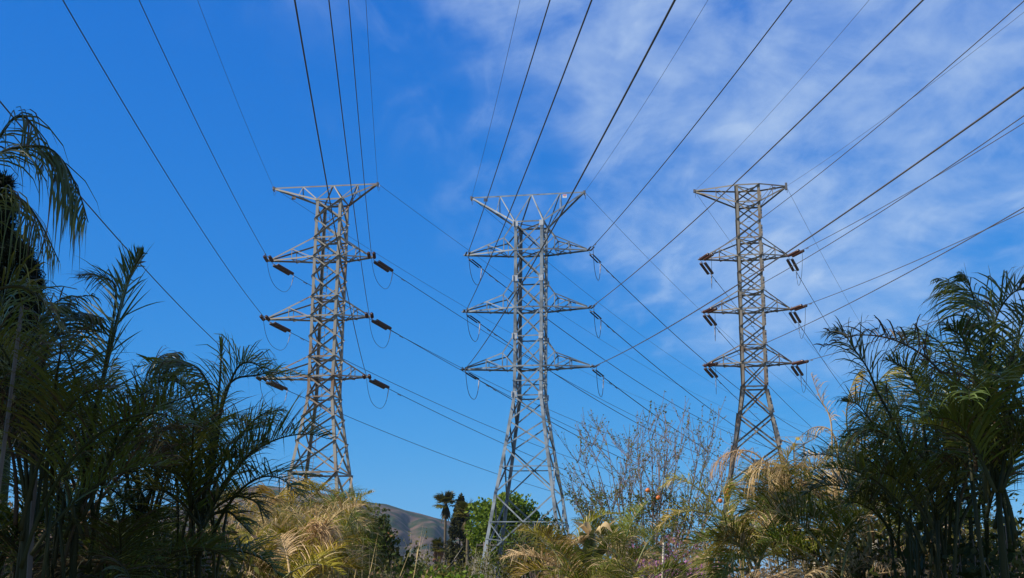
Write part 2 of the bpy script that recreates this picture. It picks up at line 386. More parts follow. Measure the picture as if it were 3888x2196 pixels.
tM.tips[(0, 'L')], tM.tips[(0, 'R')] = tM.peak(42.14, 38.8, 6.5, 5.64, w=0.14)
for k in range(4):
    sx, sy = CORN[k]
    for z in (38.6, 32.75, 26.7, 20.7):
        b = MB(); p = tM.c(k, z); b.box(p + V((-sx * 0.12, sy * 0.035, 0)), 0.55, 0.016, 0.6); b.box(p + V((sx * 0.035, -sy * 0.12, 0)), 0.016, 0.55, 0.6)
        b.build('gusset_plate', M['galv2'], tM.root)
tM.sign(V((-4.95, 0.0, 41.83)), 0.42, 0.36, [M['signd']], 'marker_plate'); tM.sign(V((3.55, -0.02, 41.80)), 0.42, 0.36, [M['signw'], M['signr'], M['signd']])
# right tower
tR = TW['R'] = Tower('lattice_tower', 'brown grey lattice power tower on the right with flat pointed top', 26.74, 136.44, 11.6,
    [(0, 5.45), (16.7, 2.5), (20.26, 1.84), (23.3, 1.33), (46.3, 1.33)], M['rusty2'], 0.28, 0.14, G_T)
tR.legs([0, 16.7, 20.26, 23.3, 32.0, 38.1, 46.35], plates=(16.8, 20.3, 23.6))
Rz = [23.3, 25.94, 27.9, 29.95, 32.0, 34.07, 36.1, 38.1, 40.1, 42.2, 44.3, 46.3]
for a, b_ in zip(Rz, Rz[1:]): tR.bay(a, b_)
for a, b_ in ((0, 4.2), (4.2, 8.4), (8.4, 12.6), (12.6, 16.7), (16.7, 20.26), (20.26, 23.3)): tR.bay(a, b_, top=b_ in (12.6, 23.3), w=0.18)
for z in (25.94, 27.9, 32.0, 34.07, 38.1, 40.1, 44.3, 46.3): tR.hframe(z)
tR.tips = {}
for i, (z, zt, LL, LR) in enumerate(((38.1, 40.1, 5.49, 4.19), (32.0, 34.07, 5.27, 4.2), (25.94, 27.9, 5.31, 4.18)), 1):
    tR.tips[(i, 'L')] = tR.arm(-1, z, zt, LL); tR.tips[(i, 'R')] = tR.arm(1, z, zt, LR)
for side, L in ((-1, 6.01), (1, 4.28)):
    b = MB(); t = V((side * L, 0, 46.25)); tR.tips[(0, 'L' if side < 0 else 'R')] = t
    for k, n in zip((0, 3) if side < 0 else (1, 2), (FR_, BK_)):
        e = t + V((0, n.y * 0.08, 0)); b.angle(tR.c(k, 46.3), e, 0.15, n, 0.02); b.angle(tR.c(k, 44.3), e + V((-side * 0.1, 0, -0.14)), 0.16, n, 0.02)
        mm = tR.c(k, 46.3).lerp(e, 0.48); bm = tR.c(k, 44.3).lerp(e, 0.48); b.angle(mm, bm, 0.06, n); b.angle(mm, tR.c(k, 44.4), 0.06, n, 0.02)
    o = b.build('earth_wire_arm', M['rusty2'], tR.root)
    pb = MB(); pb.box(t, 0.25, 0.34, 0.34 if side < 0 else 0.8); pb.build('wire_clamp', M['hard'], o)
tR.sign(V((2.9, -0.35, 46.0)), 0.4, 0.32, [M['signd']], 'marker_plate')
b = MB(); z = 9.0
while z < 44.5:
    b.box((0.0, -tR.hw(z) + 0.35, z), 0.42, 0.03, 0.035); z += 0.75
b.build('climbing_rungs', M['rusty2'], tR.root)
b = MB(); b.box((0, -2.2, 14.6), 1.2, 0.7, 0.10); b.box((0, -2.2, 14.95), 0.9, 0.6, 0.5); b.build('rest_platform', M['rusty'], tR.root)

# far towers at the ends of the outgoing spans (smaller in view)
far_tips = {}
HF = R(24.4)
for key, src, lab, span, bz in (('L', tL, 'distant small grey lattice tower with wide flat top beam and a yellow marker', 220, -1.6),
                            ('M', tM, 'distant lattice tower mostly hidden behind the right palms', 215, 0), ('R', tR, 'distant lattice tower at the far right behind the tall palms', 215, 0)):
    c = copy_tree(src.root); c['label'] = lab; c['group'] = 'distant towers further along the lines'
    h = R({'L': 24.9, 'M': 23.6, 'R': 22.5}[key])
    c.location = (src.X + span * math.sin(h), src.Y + span * math.cos(h), bz)
    for k, p in src.tips.items():
        far_tips[(key,) + k] = src.world(p) + (Vector(c.location) - Vector((src.X, src.Y, src.bz)))
    if key == 'L':
        yb = MB(); yb.box((-0.3, -0.3, 41.3), 0.9, 0.2, 0.7); yb.build('marker_panel', M['yellow'], c)
c = copy_tree(tM.root); c['label'] = 'tiny faraway lattice tower seen through the budding bare tree'; c['group'] = 'distant towers further along the lines'
c.location = at(2429, 2233, 620); c.location.z = 0

# ------------------------------------------------------------------ wires, insulators, jumpers
NAME = {'L': 'left rusty', 'M': 'middle grey', 'R': 'right brown'}; ARM = {1: 'top', 2: 'middle', 3: 'bottom'}; SIDE = {'L': 'left', 'R': 'right'}
NEARP = {  # heading, slope at the tower, curvature of each span running back over the camera
 'L': {(1,'L'):(-5.28,-.0895),(2,'L'):(-5.39,-.0895),(3,'L'):(-5.49,-.0939),(1,'R'):(-5.20,-.0895),(2,'R'):(-5.16,-.0895),(3,'R'):(-5.16,-.0895),(0,'L'):(-5.06,-.0962),(0,'R'):(-5.06,-.0962)},
 'M': {(1,'L'):(-5.39,-.097),(2,'L'):(-5.41,-.097),(3,'L'):(-5.52,-.097),(1,'R'):(-5.21,-.097),(2,'R'):(-5.58,-.0982),(3,'R'):(-5.58,-.0973),(0,'L'):(-4.8,-.117),(0,'R'):(-4.77,-.1173)},
 'R': {(1,'L'):(-5.84,-.0865),(1,'R'):(-6.58,-.09),(2,'L'):(-5.83,-.0899),(2,'R'):(-7.18,-.0902),(3,'L'):(-5.08,-.0851),(3,'R'):(-5.71,-.0897),(0,'L'):(-3.17,-.1198),(0,'R'):(-4.78,-.1201)}}
NB = {'L': 4.55e-4, 'M': 3.9e-4, 'R': 5.5e-4}; NBG = {'L': 5e-4, 'M': 5.4e-4, 'R': 5e-4}
WR = {'L': 0.026, 'M': 0.036, 'R': 0.030}

def string_part(kind, p, q, parent):
    """one string of insulator discs (or one ribbed polymer rod) from p to q"""
    b = MB(); d = (q - p); L = d.length; prof = []
    if kind == 'disc':
        n = max(8, int(L / 0.146)); st = L / n
        for i in range(n):
            x = i * st
            prof += [(x, 0.05), (x + st * 0.15, 0.05), (x + st * 0.25, 0.165), (x + st * 0.55, 0.17), (x + st * 0.7, 0.06), (x + st * 0.99, 0.05)]
        b.lathe(p, d, prof, 12); return b.build('disc_string', M['porc'], parent)
    n = int(L / 0.09); st = L / n
    for i in range(n):
        x = i * st; prof += [(x, 0.035), (x + st * 0.3, 0.035), (x + st * 0.45, 0.075), (x + st * 0.6, 0.035)]
    b.lathe(p, d, prof, 8); return b.build('polymer_rod', M['poly'], parent)
def insulator(tw, i, sd, p, d, L0, L1, L2, far):
    """double dead-end string from the arm tip p along d; returns its line end"""
    where = '%s tower %s %s arm' % (NAME[tw], ARM[i], SIDE[sd]); kind = 'poly' if tw == 'M' else 'disc'
    col_ = 'slim black' if tw == 'M' else 'reddish brown'
    lab = '%s double insulator on the %s side of the %s' % (col_, 'far' if far else 'near', where)
    root = thing('insulator_string', lab, 'insulator', p, 0, 'insulator strings at the crossarm tips')
    inv = -p
    d = d.normalized(); side = d.cross(V((0, 0, 1))).normalized(); sp = 0.26 if kind == 'disc' else 0.17; up = side.cross(d)
    a0 = V((0, 0, 0)) + d * 0.05; a = d * L0; e = d * (L0 + L1); end = d * (L0 + L1 + L2)
    b = MB(); b.tube([a0, a], 0.03, 6); b.box(a, 0.10, sp * 2 + 0.14, 0.03, (d, side, up)); b.build('yoke_plate', M['hard'], root)
    b = MB(); b.box(e, 0.10, sp * 2 + 0.14, 0.03, (d, side, up)); b.tube([e, end], 0.035, 6); b.build('yoke_plate', M['hard'], root)
    for s_ in (-1, 1): string_part(kind, a + side * (sp * s_) + d * 0.06, e + side * (sp * s_) - d * 0.06, root)
    if kind == 'disc':
        for s_ in (-1, 1):
            b = MB(); b.tube([a + side * (sp * s_), a + side * (sp * s_) + up * 0.28 + d * 0.12, a + side * (sp * s_) + up * 0.34 + d * 0.3], 0.012, 5)
            b.build('arcing_horn', M['clamp'], root)
    return p + end
def wire(label, pts, r, m_, group):
    b = MB(); b.tube(pts, r, 6, cap=True); o = b.build('power_line_wire', m_); return tag(o, label, 'power line', group)
def damper(parent, p, t):
    t = t.normalized(); b = MB(); q = p - V((0, 0, 0.10)); b.tube([q - t * 0.22, q + t * 0.22], 0.012, 5)
    for s_ in (-1, 1): b.tube([q + t * (0.16 * s_), q + t * (0.30 * s_)], 0.045, 6)
    b.box(p - V((0, 0, 0.05)), 0.05, 0.05, 0.12); b.build('vibration_damper', M['hard'], parent)
def jumper(label, p, q, drop, r, group, mid=None):
    pts = []
    for k in range(25):
        u = k / 24; s_ = 1 - abs(2 * u - 1) ** 2.4
        x = p.lerp(q, u * u * (3 - 2 * u) * 0.55 + u * 0.45); x.z -= drop * s_; pts.append(x)
    b = MB(); b.tube(pts, r, 6); o = b.build('jumper_cable', M['wire']); tag(o, label, 'jumper cable', group)
    c = MB(); c.tube([pts[-1], pts[-2], pts[-3]], r * 1.9, 6); c.tube([pts[-2], pts[-3], pts[-4]], r * 1.3, 6); c.build('lug', M['clamp'], o)

for tw, T in TW.items():
    for (i, sd), tip in T.tips.items():
        P = T.world(tip); h, a = NEARP[tw][(i, sd)]; h = R(h); gnd = i == 0
        dn = V((-math.sin(h), -math.cos(h), a)).normalized()
        Q = far_tips[(tw, i, sd)]
        if gnd:
            s0 = P + dn * 0.4; bq = NBG[tw]; r = 0.015; pf = P + (Q - P).normalized() * 0.4
        else:
            L_n = 4.2 if tw != 'M' else 3.2
            start = P + V((0, 0, -0.12)) + dn * 0.25
            s0 = insulator(tw, i, sd, start, dn, 0.45 if tw != 'M' else 0.3, {'L': 2.7, 'M': 2.3, 'R': 3.5}[tw], 0.35, False); bq = NB[tw]; r = WR[tw]
            hd = V((Q.x - P.x, Q.y - P.y, 0)).normalized(); df = (hd + V((0, 0, -0.105))).normalized()
            pf = insulator(tw, i, sd, P + V((0, 0, -0.14)) + hd * 0.2, df, 0.7, {'L': 2.9, 'M': 2.5, 'R': 3.6}[tw], 0.4, True)
        pts = []
        for k in range(61):
            s_ = 205 * (k / 60) ** 1.15; pts.append(s0 + V((-s_ * math.sin(h), -s_ * math.cos(h), a * s_ + bq * s_ * s_)))
        mt = M['wire'] if not (tw == 'R' or (tw == 'M' and sd == 'R' and i >= 2)) else M['wireb']
        if gnd: nl, fl = ('thin earth wire overhead from the %s end of the %s tower top beam' % (SIDE[sd], NAME[tw]), 'thin earth wire leading away from the %s end of the %s tower top beam' % (SIDE[sd], NAME[tw]))
        else: nl, fl = ('conductor rising overhead from the %s tower %s %s arm' % (NAME[tw], ARM[i], SIDE[sd]), 'conductor leading away behind from the %s tower %s %s arm' % (NAME[tw], ARM[i], SIDE[sd]))
        wn = wire(nl, pts, r, mt, 'wires coming overhead from the towers')
        L = (V((Q.x, Q.y, 0)) - V((pf.x, pf.y, 0))).length; bf = {'L': 4.9e-4, 'M': 5.0e-4, 'R': 4.2e-4}[tw] * (0.85 if gnd else 1)
        fp = []
        for k in range(49):
            u = k / 48; x = pf.lerp(Q, u); x.z -= bf * L * L * u * (1 - u); fp.append(x)
        wf = wire(fl, fp, r * (1.15 if not gnd else 1.2), M['wire'], 'wires leading away behind the towers')
        if not gnd:
            t = fp[1] - fp[0]; t.normalize()
            for dd in ((2.2,) if tw != 'M' else (2.2, 4.0)): damper(wf, fp[0] + t * dd, t)
            t2 = (pts[1] - pts[0]).normalized(); damper(wn, pts[0] + t2 * 1.6, t2)
            jumper('slack jumper loop under the %s tower %s %s arm' % (NAME[tw], ARM[i], SIDE[sd]), s0, pf, 2.5, 0.022 if tw != 'M' else 0.03, 'jumper loops under the crossarms')
        else:
            jumper('short jumper loop at the %s tip of the %s tower top beam' % (SIDE[sd], NAME[tw]), s0, pf, 0.75, 0.014, 'jumper loops at the top beams')
# ------------------------------------------------------------------ ground and hills
M['soil'] = mat('dry_soil_and_grass', (0.16, 0.13, 0.08), 0.95, 0, (0.09, 0.10, 0.04), 0.15, (0.4, 0.6))
def grid_mesh(name, xs, ys, zf, m_, kind='structure'):
    vs = [(x, y, zf(x, y)) for y in ys for x in xs]; n = len(xs)
    fs = [(j * n + i, j * n + i + 1, (j + 1) * n + i + 1, (j + 1) * n + i) for j in range(len(ys) - 1) for i in range(n - 1)]
    me = bpy.data.meshes.new(name); me.from_pydata(vs, [], fs); me.materials.append(m_); me.polygons.foreach_set('use_smooth', [True] * len(fs)); me.update()
    o = bpy.data.objects.new(name, me); col.objects.link(o); o['kind'] = kind; return o
from mathutils import noise as mn
grid_mesh('ground', [-6000 + 12000 * (i / 60) for i in range(61)], [-3000 + 9000 * (i / 45) for i in range(46)],
          lambda x, y: -0.0 - 4.0 * max(0, min(1, (math.hypot(x, y) - 400) / 1500)), M['soil'])
hm = mat('dry_hillside', (0.115, 0.075, 0.050), 0.95, 0, (0.030, 0.040, 0.014), 0.018, (0.42, 0.58), detail=10, spec=0.05)
def prof(px):   # ridge line of the hill in the photograph: pixel column -> row
    P = ((400, 2120), (700, 1965), (850, 1900), (960, 1876), (1040, 1870), (1150, 1885), (1246, 1898), (1330, 1912), (1431, 1930), (1480, 1934), (1555, 1957), (1608, 1968), (1660, 1982), (1704, 1992), (1797, 2010), (1900, 2045), (2000, 2090), (2150, 2150), (2350, 2200))
    if px <= P[0][0]: return P[0][1]
    for (a, b_), (c_, d) in zip(P, P[1:]):
        if px <= c_: t = (px - a) / (c_ - a); return b_ + (d - b_) * t
    return 2215
HY = 2400.0
def hill_z(x, y):
    px_ = CX + x / HY * F; top = (2236 - prof(px_)) / F * HY + EYE
    t = (y - 1250) / (HY - 1250)
    if t > 1: e = max(0.0, 1 - (t - 1) * 1.6)
    else: e = max(0.0, t)
    s_ = e * e * (3 - 2 * e) * 0.45 + e * 0.55
    wx = x + 22 * mn.noise(V((x / 130, y / 160, 2)))
    v = mn.noise(V((wx / 62.0 + (y - 1250) * 0.0007, y / 700.0, 0.3))); v2 = mn.noise(V((wx / 24.0, y / 190.0, 1.7))); v3 = mn.noise(V((x / 9.0, y / 40.0, 4.7)))
    mid = 4 * e * (1 - e) if t <= 1 else 4 * e * (1 - e) * 0.3
    return -4 + (top + 4) * s_ + mid * (17 * (abs(v) * 2 - 0.7) + 6 * (abs(v2) * 2 - 0.5) + 1.2 * v3) * (0.25 + 0.75 * min(1, top / 120))
grid_mesh('hills', [-1000 + i * 4.0 for i in range(330)], [1230 + i * 16 for i in range(110)], hill_z, hm)

# ------------------------------------------------------------------ plants: materials
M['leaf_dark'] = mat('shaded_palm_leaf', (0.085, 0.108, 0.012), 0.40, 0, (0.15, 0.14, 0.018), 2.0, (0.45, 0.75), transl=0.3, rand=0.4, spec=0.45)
M['leaf_gold'] = mat('yellow_green_palm_leaf', (0.26, 0.215, 0.012), 0.45, 0, (0.36, 0.22, 0.03), 1.7, (0.45, 0.7), transl=0.3, rand=0.3, spec=0.25)
M['leaf_green'] = mat('green_palm_leaf', (0.105, 0.125, 0.010), 0.5, 0, (0.17, 0.15, 0.016), 1.7, (0.45, 0.7), transl=0.3, rand=0.35, spec=0.2)
M['straw'] = mat('dry_straw_leaf', (0.58, 0.41, 0.20), 0.6, 0, (0.36, 0.22, 0.09), 2.2, (0.45, 0.7), transl=0.25, rand=0.2, spec=0.2)
M['straw2'] = mat('dead_leaf_in_palm', (0.12, 0.085, 0.045), 0.7, 0, (0.07, 0.045, 0.022), 2.2, (0.45, 0.7), transl=0.25, rand=0.3, spec=0.1)
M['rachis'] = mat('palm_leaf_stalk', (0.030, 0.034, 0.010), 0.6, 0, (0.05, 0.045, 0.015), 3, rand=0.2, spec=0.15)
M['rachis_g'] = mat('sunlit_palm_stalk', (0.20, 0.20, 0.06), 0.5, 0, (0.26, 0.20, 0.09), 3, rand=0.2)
M['trunk'] = mat('fibrous_palm_trunk', (0.12, 0.09, 0.055), 0.9, 0, (0.06, 0.045, 0.03), 9, stretch=(1, 1, 4), bump=0.4)
M['bark'] = mat('grey_brown_bark', (0.15, 0.12, 0.095), 0.9, 0, (0.075, 0.06, 0.05), 6, stretch=(1, 1, 0.3), bump=0.4)
M['twig'] = mat('reddish_grey_twig', (0.23, 0.165, 0.135), 0.8, 0, (0.13, 0.09, 0.075), 5)
M['pale_twig'] = mat('pale_bare_twig', (0.42, 0.36, 0.26), 0.8, 0, (0.27, 0.22, 0.15), 5)
M['wood'] = mat('weathered_stake_wood', (0.33, 0.24, 0.15), 0.85, 0, (0.21, 0.15, 0.09), 12, stretch=(1, 1, 0.08), bump=0.2)
M['wood_w'] = mat('bleached_stake_wood', (0.62, 0.55, 0.42), 0.8, 0, (0.42, 0.34, 0.24), 12, stretch=(1, 1, 0.08), bump=0.2)
M['tape'] = mat('red_orange_tape', (0.65, 0.06, 0.02), 0.5)
M['fol_tree'] = mat('bright_tree_foliage', (0.10, 0.16, 0.010), 0.6, 0, (0.17, 0.20, 0.018), 0.9, (0.45, 0.65), transl=0.22, spec=0.15)
M['fol_cyp'] = mat('cypress_foliage', (0.032, 0.034, 0.010), 0.7, 0, (0.070, 0.058, 0.020), 0.9, (0.5, 0.7), transl=0.1, spec=0.1)
M['fol_olive'] = mat('olive_shrub_foliage', (0.105, 0.105, 0.014), 0.6, 0, (0.17, 0.13, 0.028), 1.2, (0.45, 0.65), transl=0.25, spec=0.15)
M['fol_dull'] = mat('dull_green_foliage', (0.055, 0.072, 0.012), 0.6, 0, (0.11, 0.098, 0.022), 1.2, (0.45, 0.65), transl=0.25, spec=0.15)
M['fol_brown'] = mat('dry_brown_foliage', (0.25, 0.145, 0.065), 0.8, 0, (0.085, 0.06, 0.035), 1.2, (0.45, 0.65), transl=0.2)
M['fol_pinkish'] = mat('dry_mauve_foliage', (0.21, 0.145, 0.135), 0.8, 0, (0.12, 0.085, 0.06), 1.4, (0.45, 0.65), transl=0.2)
M['fol_bud'] = mat('small_spring_leaf', (0.12, 0.145, 0.020), 0.55, 0, (0.17, 0.17, 0.03), 3.0, (0.45, 0.65), transl=0.3, spec=0.15)
M['fol_dark'] = mat('dark_broad_leaf', (0.030, 0.040, 0.012), 0.5, 0, (0.05, 0.058, 0.018), 3.0, (0.45, 0.65), transl=0.15, spec=0.12)
M['fol_pine'] = mat('dark_pine_needles', (0.008, 0.013, 0.006), 0.6, 0, (0.016, 0.02, 0.008), 2.0, (0.45, 0.65), transl=0.1, spec=0.1)
M['pink'] = mat('pink_blossom', (0.42, 0.13, 0.30), 0.6, 0, (0.55, 0.24, 0.42), 6, transl=0.3)
M['fruit'] = mat('orange_fruit', (0.62, 0.17, 0.03), 0.4, 0, (0.45, 0.10, 0.02), 20)
M['banana'] = mat('broad_green_leaf', (0.075, 0.105, 0.03), 0.45, 0, (0.14, 0.13, 0.04), 9, transl=0.25)
M['rust_leaf'] = mat('rusty_dead_fans', (0.26, 0.11, 0.045), 0.8, 0, (0.16, 0.07, 0.03), 4)

# ------------------------------------------------------------------ plants: builders
def ribbon(b, pts, wv, wid, mi=0):
    """tapered leaf blade along pts, width direction wv, half widths wid"""
    n = len(pts); o = len(b.v)
    for i in range(n - 1): b.v.append(tuple(pts[i] - wv * wid[i])); b.v.append(tuple(pts[i] + wv * wid[i]))
    b.v.append(tuple(pts[-1]))
    for i in range(n - 2): b.f.append([o + 2 * i, o + 2 * i + 1, o + 2 * i + 3, o + 2 * i + 2]); b.mi.append(mi); b.smooth.append(True)
    i = n - 2; b.f.append([o + 2 * i, o + 2 * i + 1, o + 2 * i + 2]); b.mi.append(mi); b.smooth.append(True)
GZ = V((0, 0, -1))
def frond_bm(cp, n=40, ll=0.5, lw=0.012, vee=0.45, droop=0.5, start=0.3, rad=0.012, rr=None, bent=0.10, up=None, sweep=0.55, stiff=False, miss=0.06, prof_pow=0.7, endl=0.35, bare=1.0, mix=0.10):
    """feather leaf: a curved stalk through cp with two rows of tapering leaflets"""
    rr = rr or rng; b = MB(); NS = 26; ll *= 1.05; lw *= 0.36; n = int(n * 1.35); P = spline(cp, NS)
    b.tube(P, [rad * (1 - 0.85 * i / (NS - 1)) for i in range(NS)], 5, mi=1)
    lastN = up or V((0, 0, 1))
    Ns = []
    for i in range(NS):
        t = (P[min(i + 1, NS - 1)] - P[max(i - 1, 0)]).normalized(); Nn = lastN - t * lastN.dot(t)
        g = V((0, 0, 1)) - t * t.z
        Nn = Nn.normalized() * 0.7 + g * 0.5 if Nn.length > 1e-4 else g
        Nn = Nn - t * Nn.dot(t)
        if Nn.length < 1e-4: Nn = t.orthogonal()
        Nn.normalize(); lastN = Nn; Ns.append((t, Nn))
    for k in range(n):
        u = start + (bare - start) * (k + rr.uniform(-0.3, 0.3)) / n
        if u < 0 or u > 1: continue
        x = u * (NS - 1); i = min(int(x), NS - 2); p = P[i].lerp(P[i + 1], x - i); t, Nn = Ns[i]; S = t.cross(Nn)
        w_ = (u - start) / (bare - start); size = ll * (0.55 + 0.45 * math.sin(math.pi * min(1, max(0, w_) * 1.25) ** prof_pow)) * (1 - (1 - endl) * max(0, w_ - 0.6) / 0.4)
        for s_ in (-1, 1):
            if rr.random() < miss: continue
            sw = sweep + w_ * 0.25 + rr.gauss(0, 0.10)
            d = (S * (s_ * math.cos(sw)) + t * math.sin(sw)) + Nn * (vee + rr.gauss(0, 0.20)); d.normalize()
            L = size * rr.uniform(0.7, 1.25); seg = L / 5; q = p.copy(); pts = [q.copy()]; g = droop * rr.uniform(0.5, 1.5)
            fold = rr.randint(1, 3) if rr.random() < bent else -1
            for j in range(5):
                q = q + d * seg; pts.append(q.copy())
                gg = g * (0.16 + 0.10 * j)
                if j == fold: gg += rr.uniform(0.7, 1.6)
                d = (d + GZ * gg); d.normalize()
            wv = t - (pts[1] - pts[0]).normalized() * t.dot((pts[1] - pts[0]).normalized())
            wv = wv.normalized() if wv.length > 1e-4 else S
            wv = (wv + Nn * rr.uniform(-0.6, 0.6)).normalized()
            hw = lw * rr.uniform(0.75, 1.2)
            ribbon(b, pts, wv, mi=2 if rr.random() < mix else 0, wid=[hw * 0.5, hw, hw, hw * 0.85, hw * 0.5])
    return b
def arch(c, az, el, L, droop, n=7, rr=None):
    """points of a stalk leaving c towards azimuth az at elevation el and bending over"""
    rr = rr or rng; p = V(c); o = [p.copy()]; e = el; a = az
    for i in range(n):
        p = p + V((math.sin(a) * math.cos(e), math.cos(a) * math.cos(e), math.sin(e))) * (L / n); o.append(p.copy())
        e -= droop * (0.5 + i / n) / n * 1.6; a += rr.uniform(-0.06, 0.06)
    return o
def palm(label, base, crown, keys=(), nrand=8, L=(1.6, 2.4), el=(50, 85), droop=(0.5, 1.3), lm='leaf_dark', rm='rachis', ll=0.5, lw=0.012, n=40, trunk=0.0, tr=0.038, az=(0, 360), seed=1, group=None, cat='palm', name='young_palm', dead=0.0, start=0.32, leafdroop=0.5, rad=0.013, vee=0.45, stems=0, bent=0.1, miss=0.06):
    rr = random.Random(seed); bx, by = base; root = thing(name, label, cat, (bx, by, 0), 0, group); off = V((bx, by, 0)); crown = V(crown) - off
    b = MB()
    b.tube(spline([V((0, 0, -0.05)), V((crown.x * 0.3, crown.y * 0.3, crown.z * 0.5)), crown], 10), [tr * (0.75 - 0.3 * i / 9) for i in range(10)], 8)
    b.build('stem', M['trunk'] if trunk else M[rm], root)
    for _ in range(stems):
        q = V((rr.uniform(-0.14, 0.14), rr.uniform(-0.14, 0.14), 0)); b = MB(); e = crown + V((rr.uniform(-0.22, 0.22), rr.uniform(-0.2, 0.2), rr.uniform(-0.15, 0.35)))
        b.tube(spline([q, q.lerp(e, 0.55) + V((rr.uniform(-.05, .05), 0, 0)), e], 8), [0.015 - 0.0009 * i for i in range(8)], 6); b.build('stem', M[rm], root)
    for kf in keys:
        pts, kw = kf if isinstance(kf, tuple) else (kf, {})
        kw = dict(kw); m_ = kw.pop('m', lm)
        pts = [V(p) - off for p in pts]
        a = dict(n=n, ll=ll, lw=lw, droop=leafdroop, rad=rad, rr=rr, vee=vee, start=0.18, bent=bent, miss=miss); a.update(kw)
        frond_bm(pts, **a).build('frond', [M[m_], M[rm if m_ not in ('straw', 'straw2') else m_], M['straw2' if m_ == 'leaf_dark' else 'straw']], root)
    for i in range(nrand):
        a_ = R(az[0] + (az[1] - az[0]) * (i + rr.uniform(0, 0.9)) / nrand)
        m_ = lm; kw = {}
        if rr.random() < dead: m_ = 'straw' if lm in ('leaf_gold', 'leaf_green') else 'straw2'; kw = dict(droop=1.3, miss=0.3)
        pts = arch(crown + V((rr.uniform(-.12, .12), rr.uniform(-.12, .12), rr.uniform(-0.4, 0.1))), a_, R(rr.uniform(*el)), rr.uniform(*L), rr.uniform(*droop), rr=rr)
        a = dict(n=n, ll=ll * rr.uniform(0.8, 1.1), lw=lw, droop=leafdroop * rr.uniform(0.6, 1.4), rad=rad, rr=rr, start=start, vee=vee, bent=bent, miss=miss); a.update(kw)
        frond_bm(pts, **a).build('frond', [M[m_], M[rm if m_ == lm else m_], M['straw2' if m_ == 'leaf_dark' else 'straw']], root)
    return root
def leafbits(b, pts, n, size, rr, spread, elong=1.6, mi=0, flat=0.0):
    """small diamond leaves scattered round the given points"""
    for _ in range(n):
        c = rr.choice(pts); p = c + V((rr.gauss(0, spread), rr.gauss(0, spread), rr.gauss(0, spread)))
        a = V((rr.gauss(0, 1), rr.gauss(0, 1), rr.gauss(0, 1) - flat)).normalized(); w_ = a.cross(V((rr.gauss(0, 1), rr.gauss(0, 1), rr.gauss(0, 1)))).normalized()
        s_ = size * rr.uniform(0.6, 1.3); L = s_ * elong
        b.add([p - a * (L / 2), p + w_ * (s_ / 2), p + a * (L / 2), p - w_ * (s_ / 2)], [(0, 1, 2, 3)], mi)
def grow(b, p, d, r, L, depth, ends, rr, spread=0.5, nb=(2, 4), curve=0.12, upw=0.08, ratio=0.72, sides=5, minr=0.003):
    n = 4; pts = [p.copy()]; q = p.copy(); dd = d.copy()
    for i in range(n):
        dd = (dd + V((rr.uniform(-curve, curve), rr.uniform(-curve, curve), rr.uniform(-curve, curve) + upw))).normalized(); q = q + dd * (L / n); pts.append(q.copy())
    r1 = max(minr, r * 0.55); b.tube(pts, [r + (r1 - r) * i / n for i in range(n + 1)], sides, cap=False)
    if depth == 0: ends += pts[1:]; return
    for k in range(rr.randint(*nb)):
        f = rr.uniform(0.35, 1.0); i = min(int(f * n), n - 1); s_ = pts[i].lerp(pts[i + 1], f * n - i)
        nd = (dd + V((rr.gauss(0, spread), rr.gauss(0, spread), rr.gauss(0, spread * 0.6)))).normalized()
        grow(b, s_, nd, max(minr, r1 * rr.uniform(0.7, 1.0)), L * ratio * rr.uniform(0.7, 1.15), depth - 1, ends, rr, spread, nb, curve, upw, ratio, 4, minr)
    grow(b, q, dd, r1, L * ratio, depth - 1, ends, rr, spread, nb, curve, upw, ratio, 4, minr)
def shrub(label, base, h, wd, fm='fol_olive', sm='twig', nst=8, nleaf=900, ls=0.07, cat='shrub', name='shrub', seed=1, group=None, depth=2, spread=0.45, r=0.02, leafspread=0.12, elong=1.8, extra=None, upw=0.1, flare=0.5):
    rr = random.Random(seed); root = thing(name, label, cat, (base[0], base[1], 0), 0, group); b = MB(); ends = []
    for i in range(nst):
        a = rr.uniform(0, 6.283); f = rr.uniform(0, 1) ** 0.6
        d = V((math.cos(a) * f * flare * wd / h, math.sin(a) * f * flare * wd / h, 1)).normalized()
        grow(b, V((math.cos(a) * 0.1 * wd * f, math.sin(a) * 0.1 * wd * f, -0.05)), d, r * rr.uniform(0.7, 1.2), h * rr.uniform(0.34, 0.44), depth, ends, rr, spread, (1, 3), 0.14, upw)
    b.build('branches', M[sm], root)
    if nleaf:
        b = MB(); leafbits(b, ends, nleaf, ls, rr, leafspread, elong); b.build('foliage', M[fm], root)
    if extra:
        for nm, m_, n_, s_, sp in extra: b = MB(); leafbits(b, ends, n_, s_, rr, sp, 1.2); b.build(nm, M[m_], root)
    return root
def stake(label, p, q, r, m_='wood', tape=None, sq=True, cat='stake', name='wooden_stake'):
    p, q = V(p), V(q); b = MB(); root = thing(name, label, cat, (p.x, p.y, 0)); o = V((p.x, p.y, 0))
    b.tube([p - o, q - o], r, 4 if sq else 8, smooth=not sq); b.build('pole', M[m_], root)
    if tape: c = p.lerp(q, tape); b = MB(); b.tube([c - o - V((0, 0, 0.03)), c - o + V((0, 0, 0.03))], r * 1.35, 8); b.box(c - o + V((r * 2.4, -0.01, 0.0)), r * 3.5, 0.006, 0.045); b.build('tape', M['tape'], root)
    return root
def gxy(u, Y): p = at(u * U, 2233, Y); return (p.x, Y)
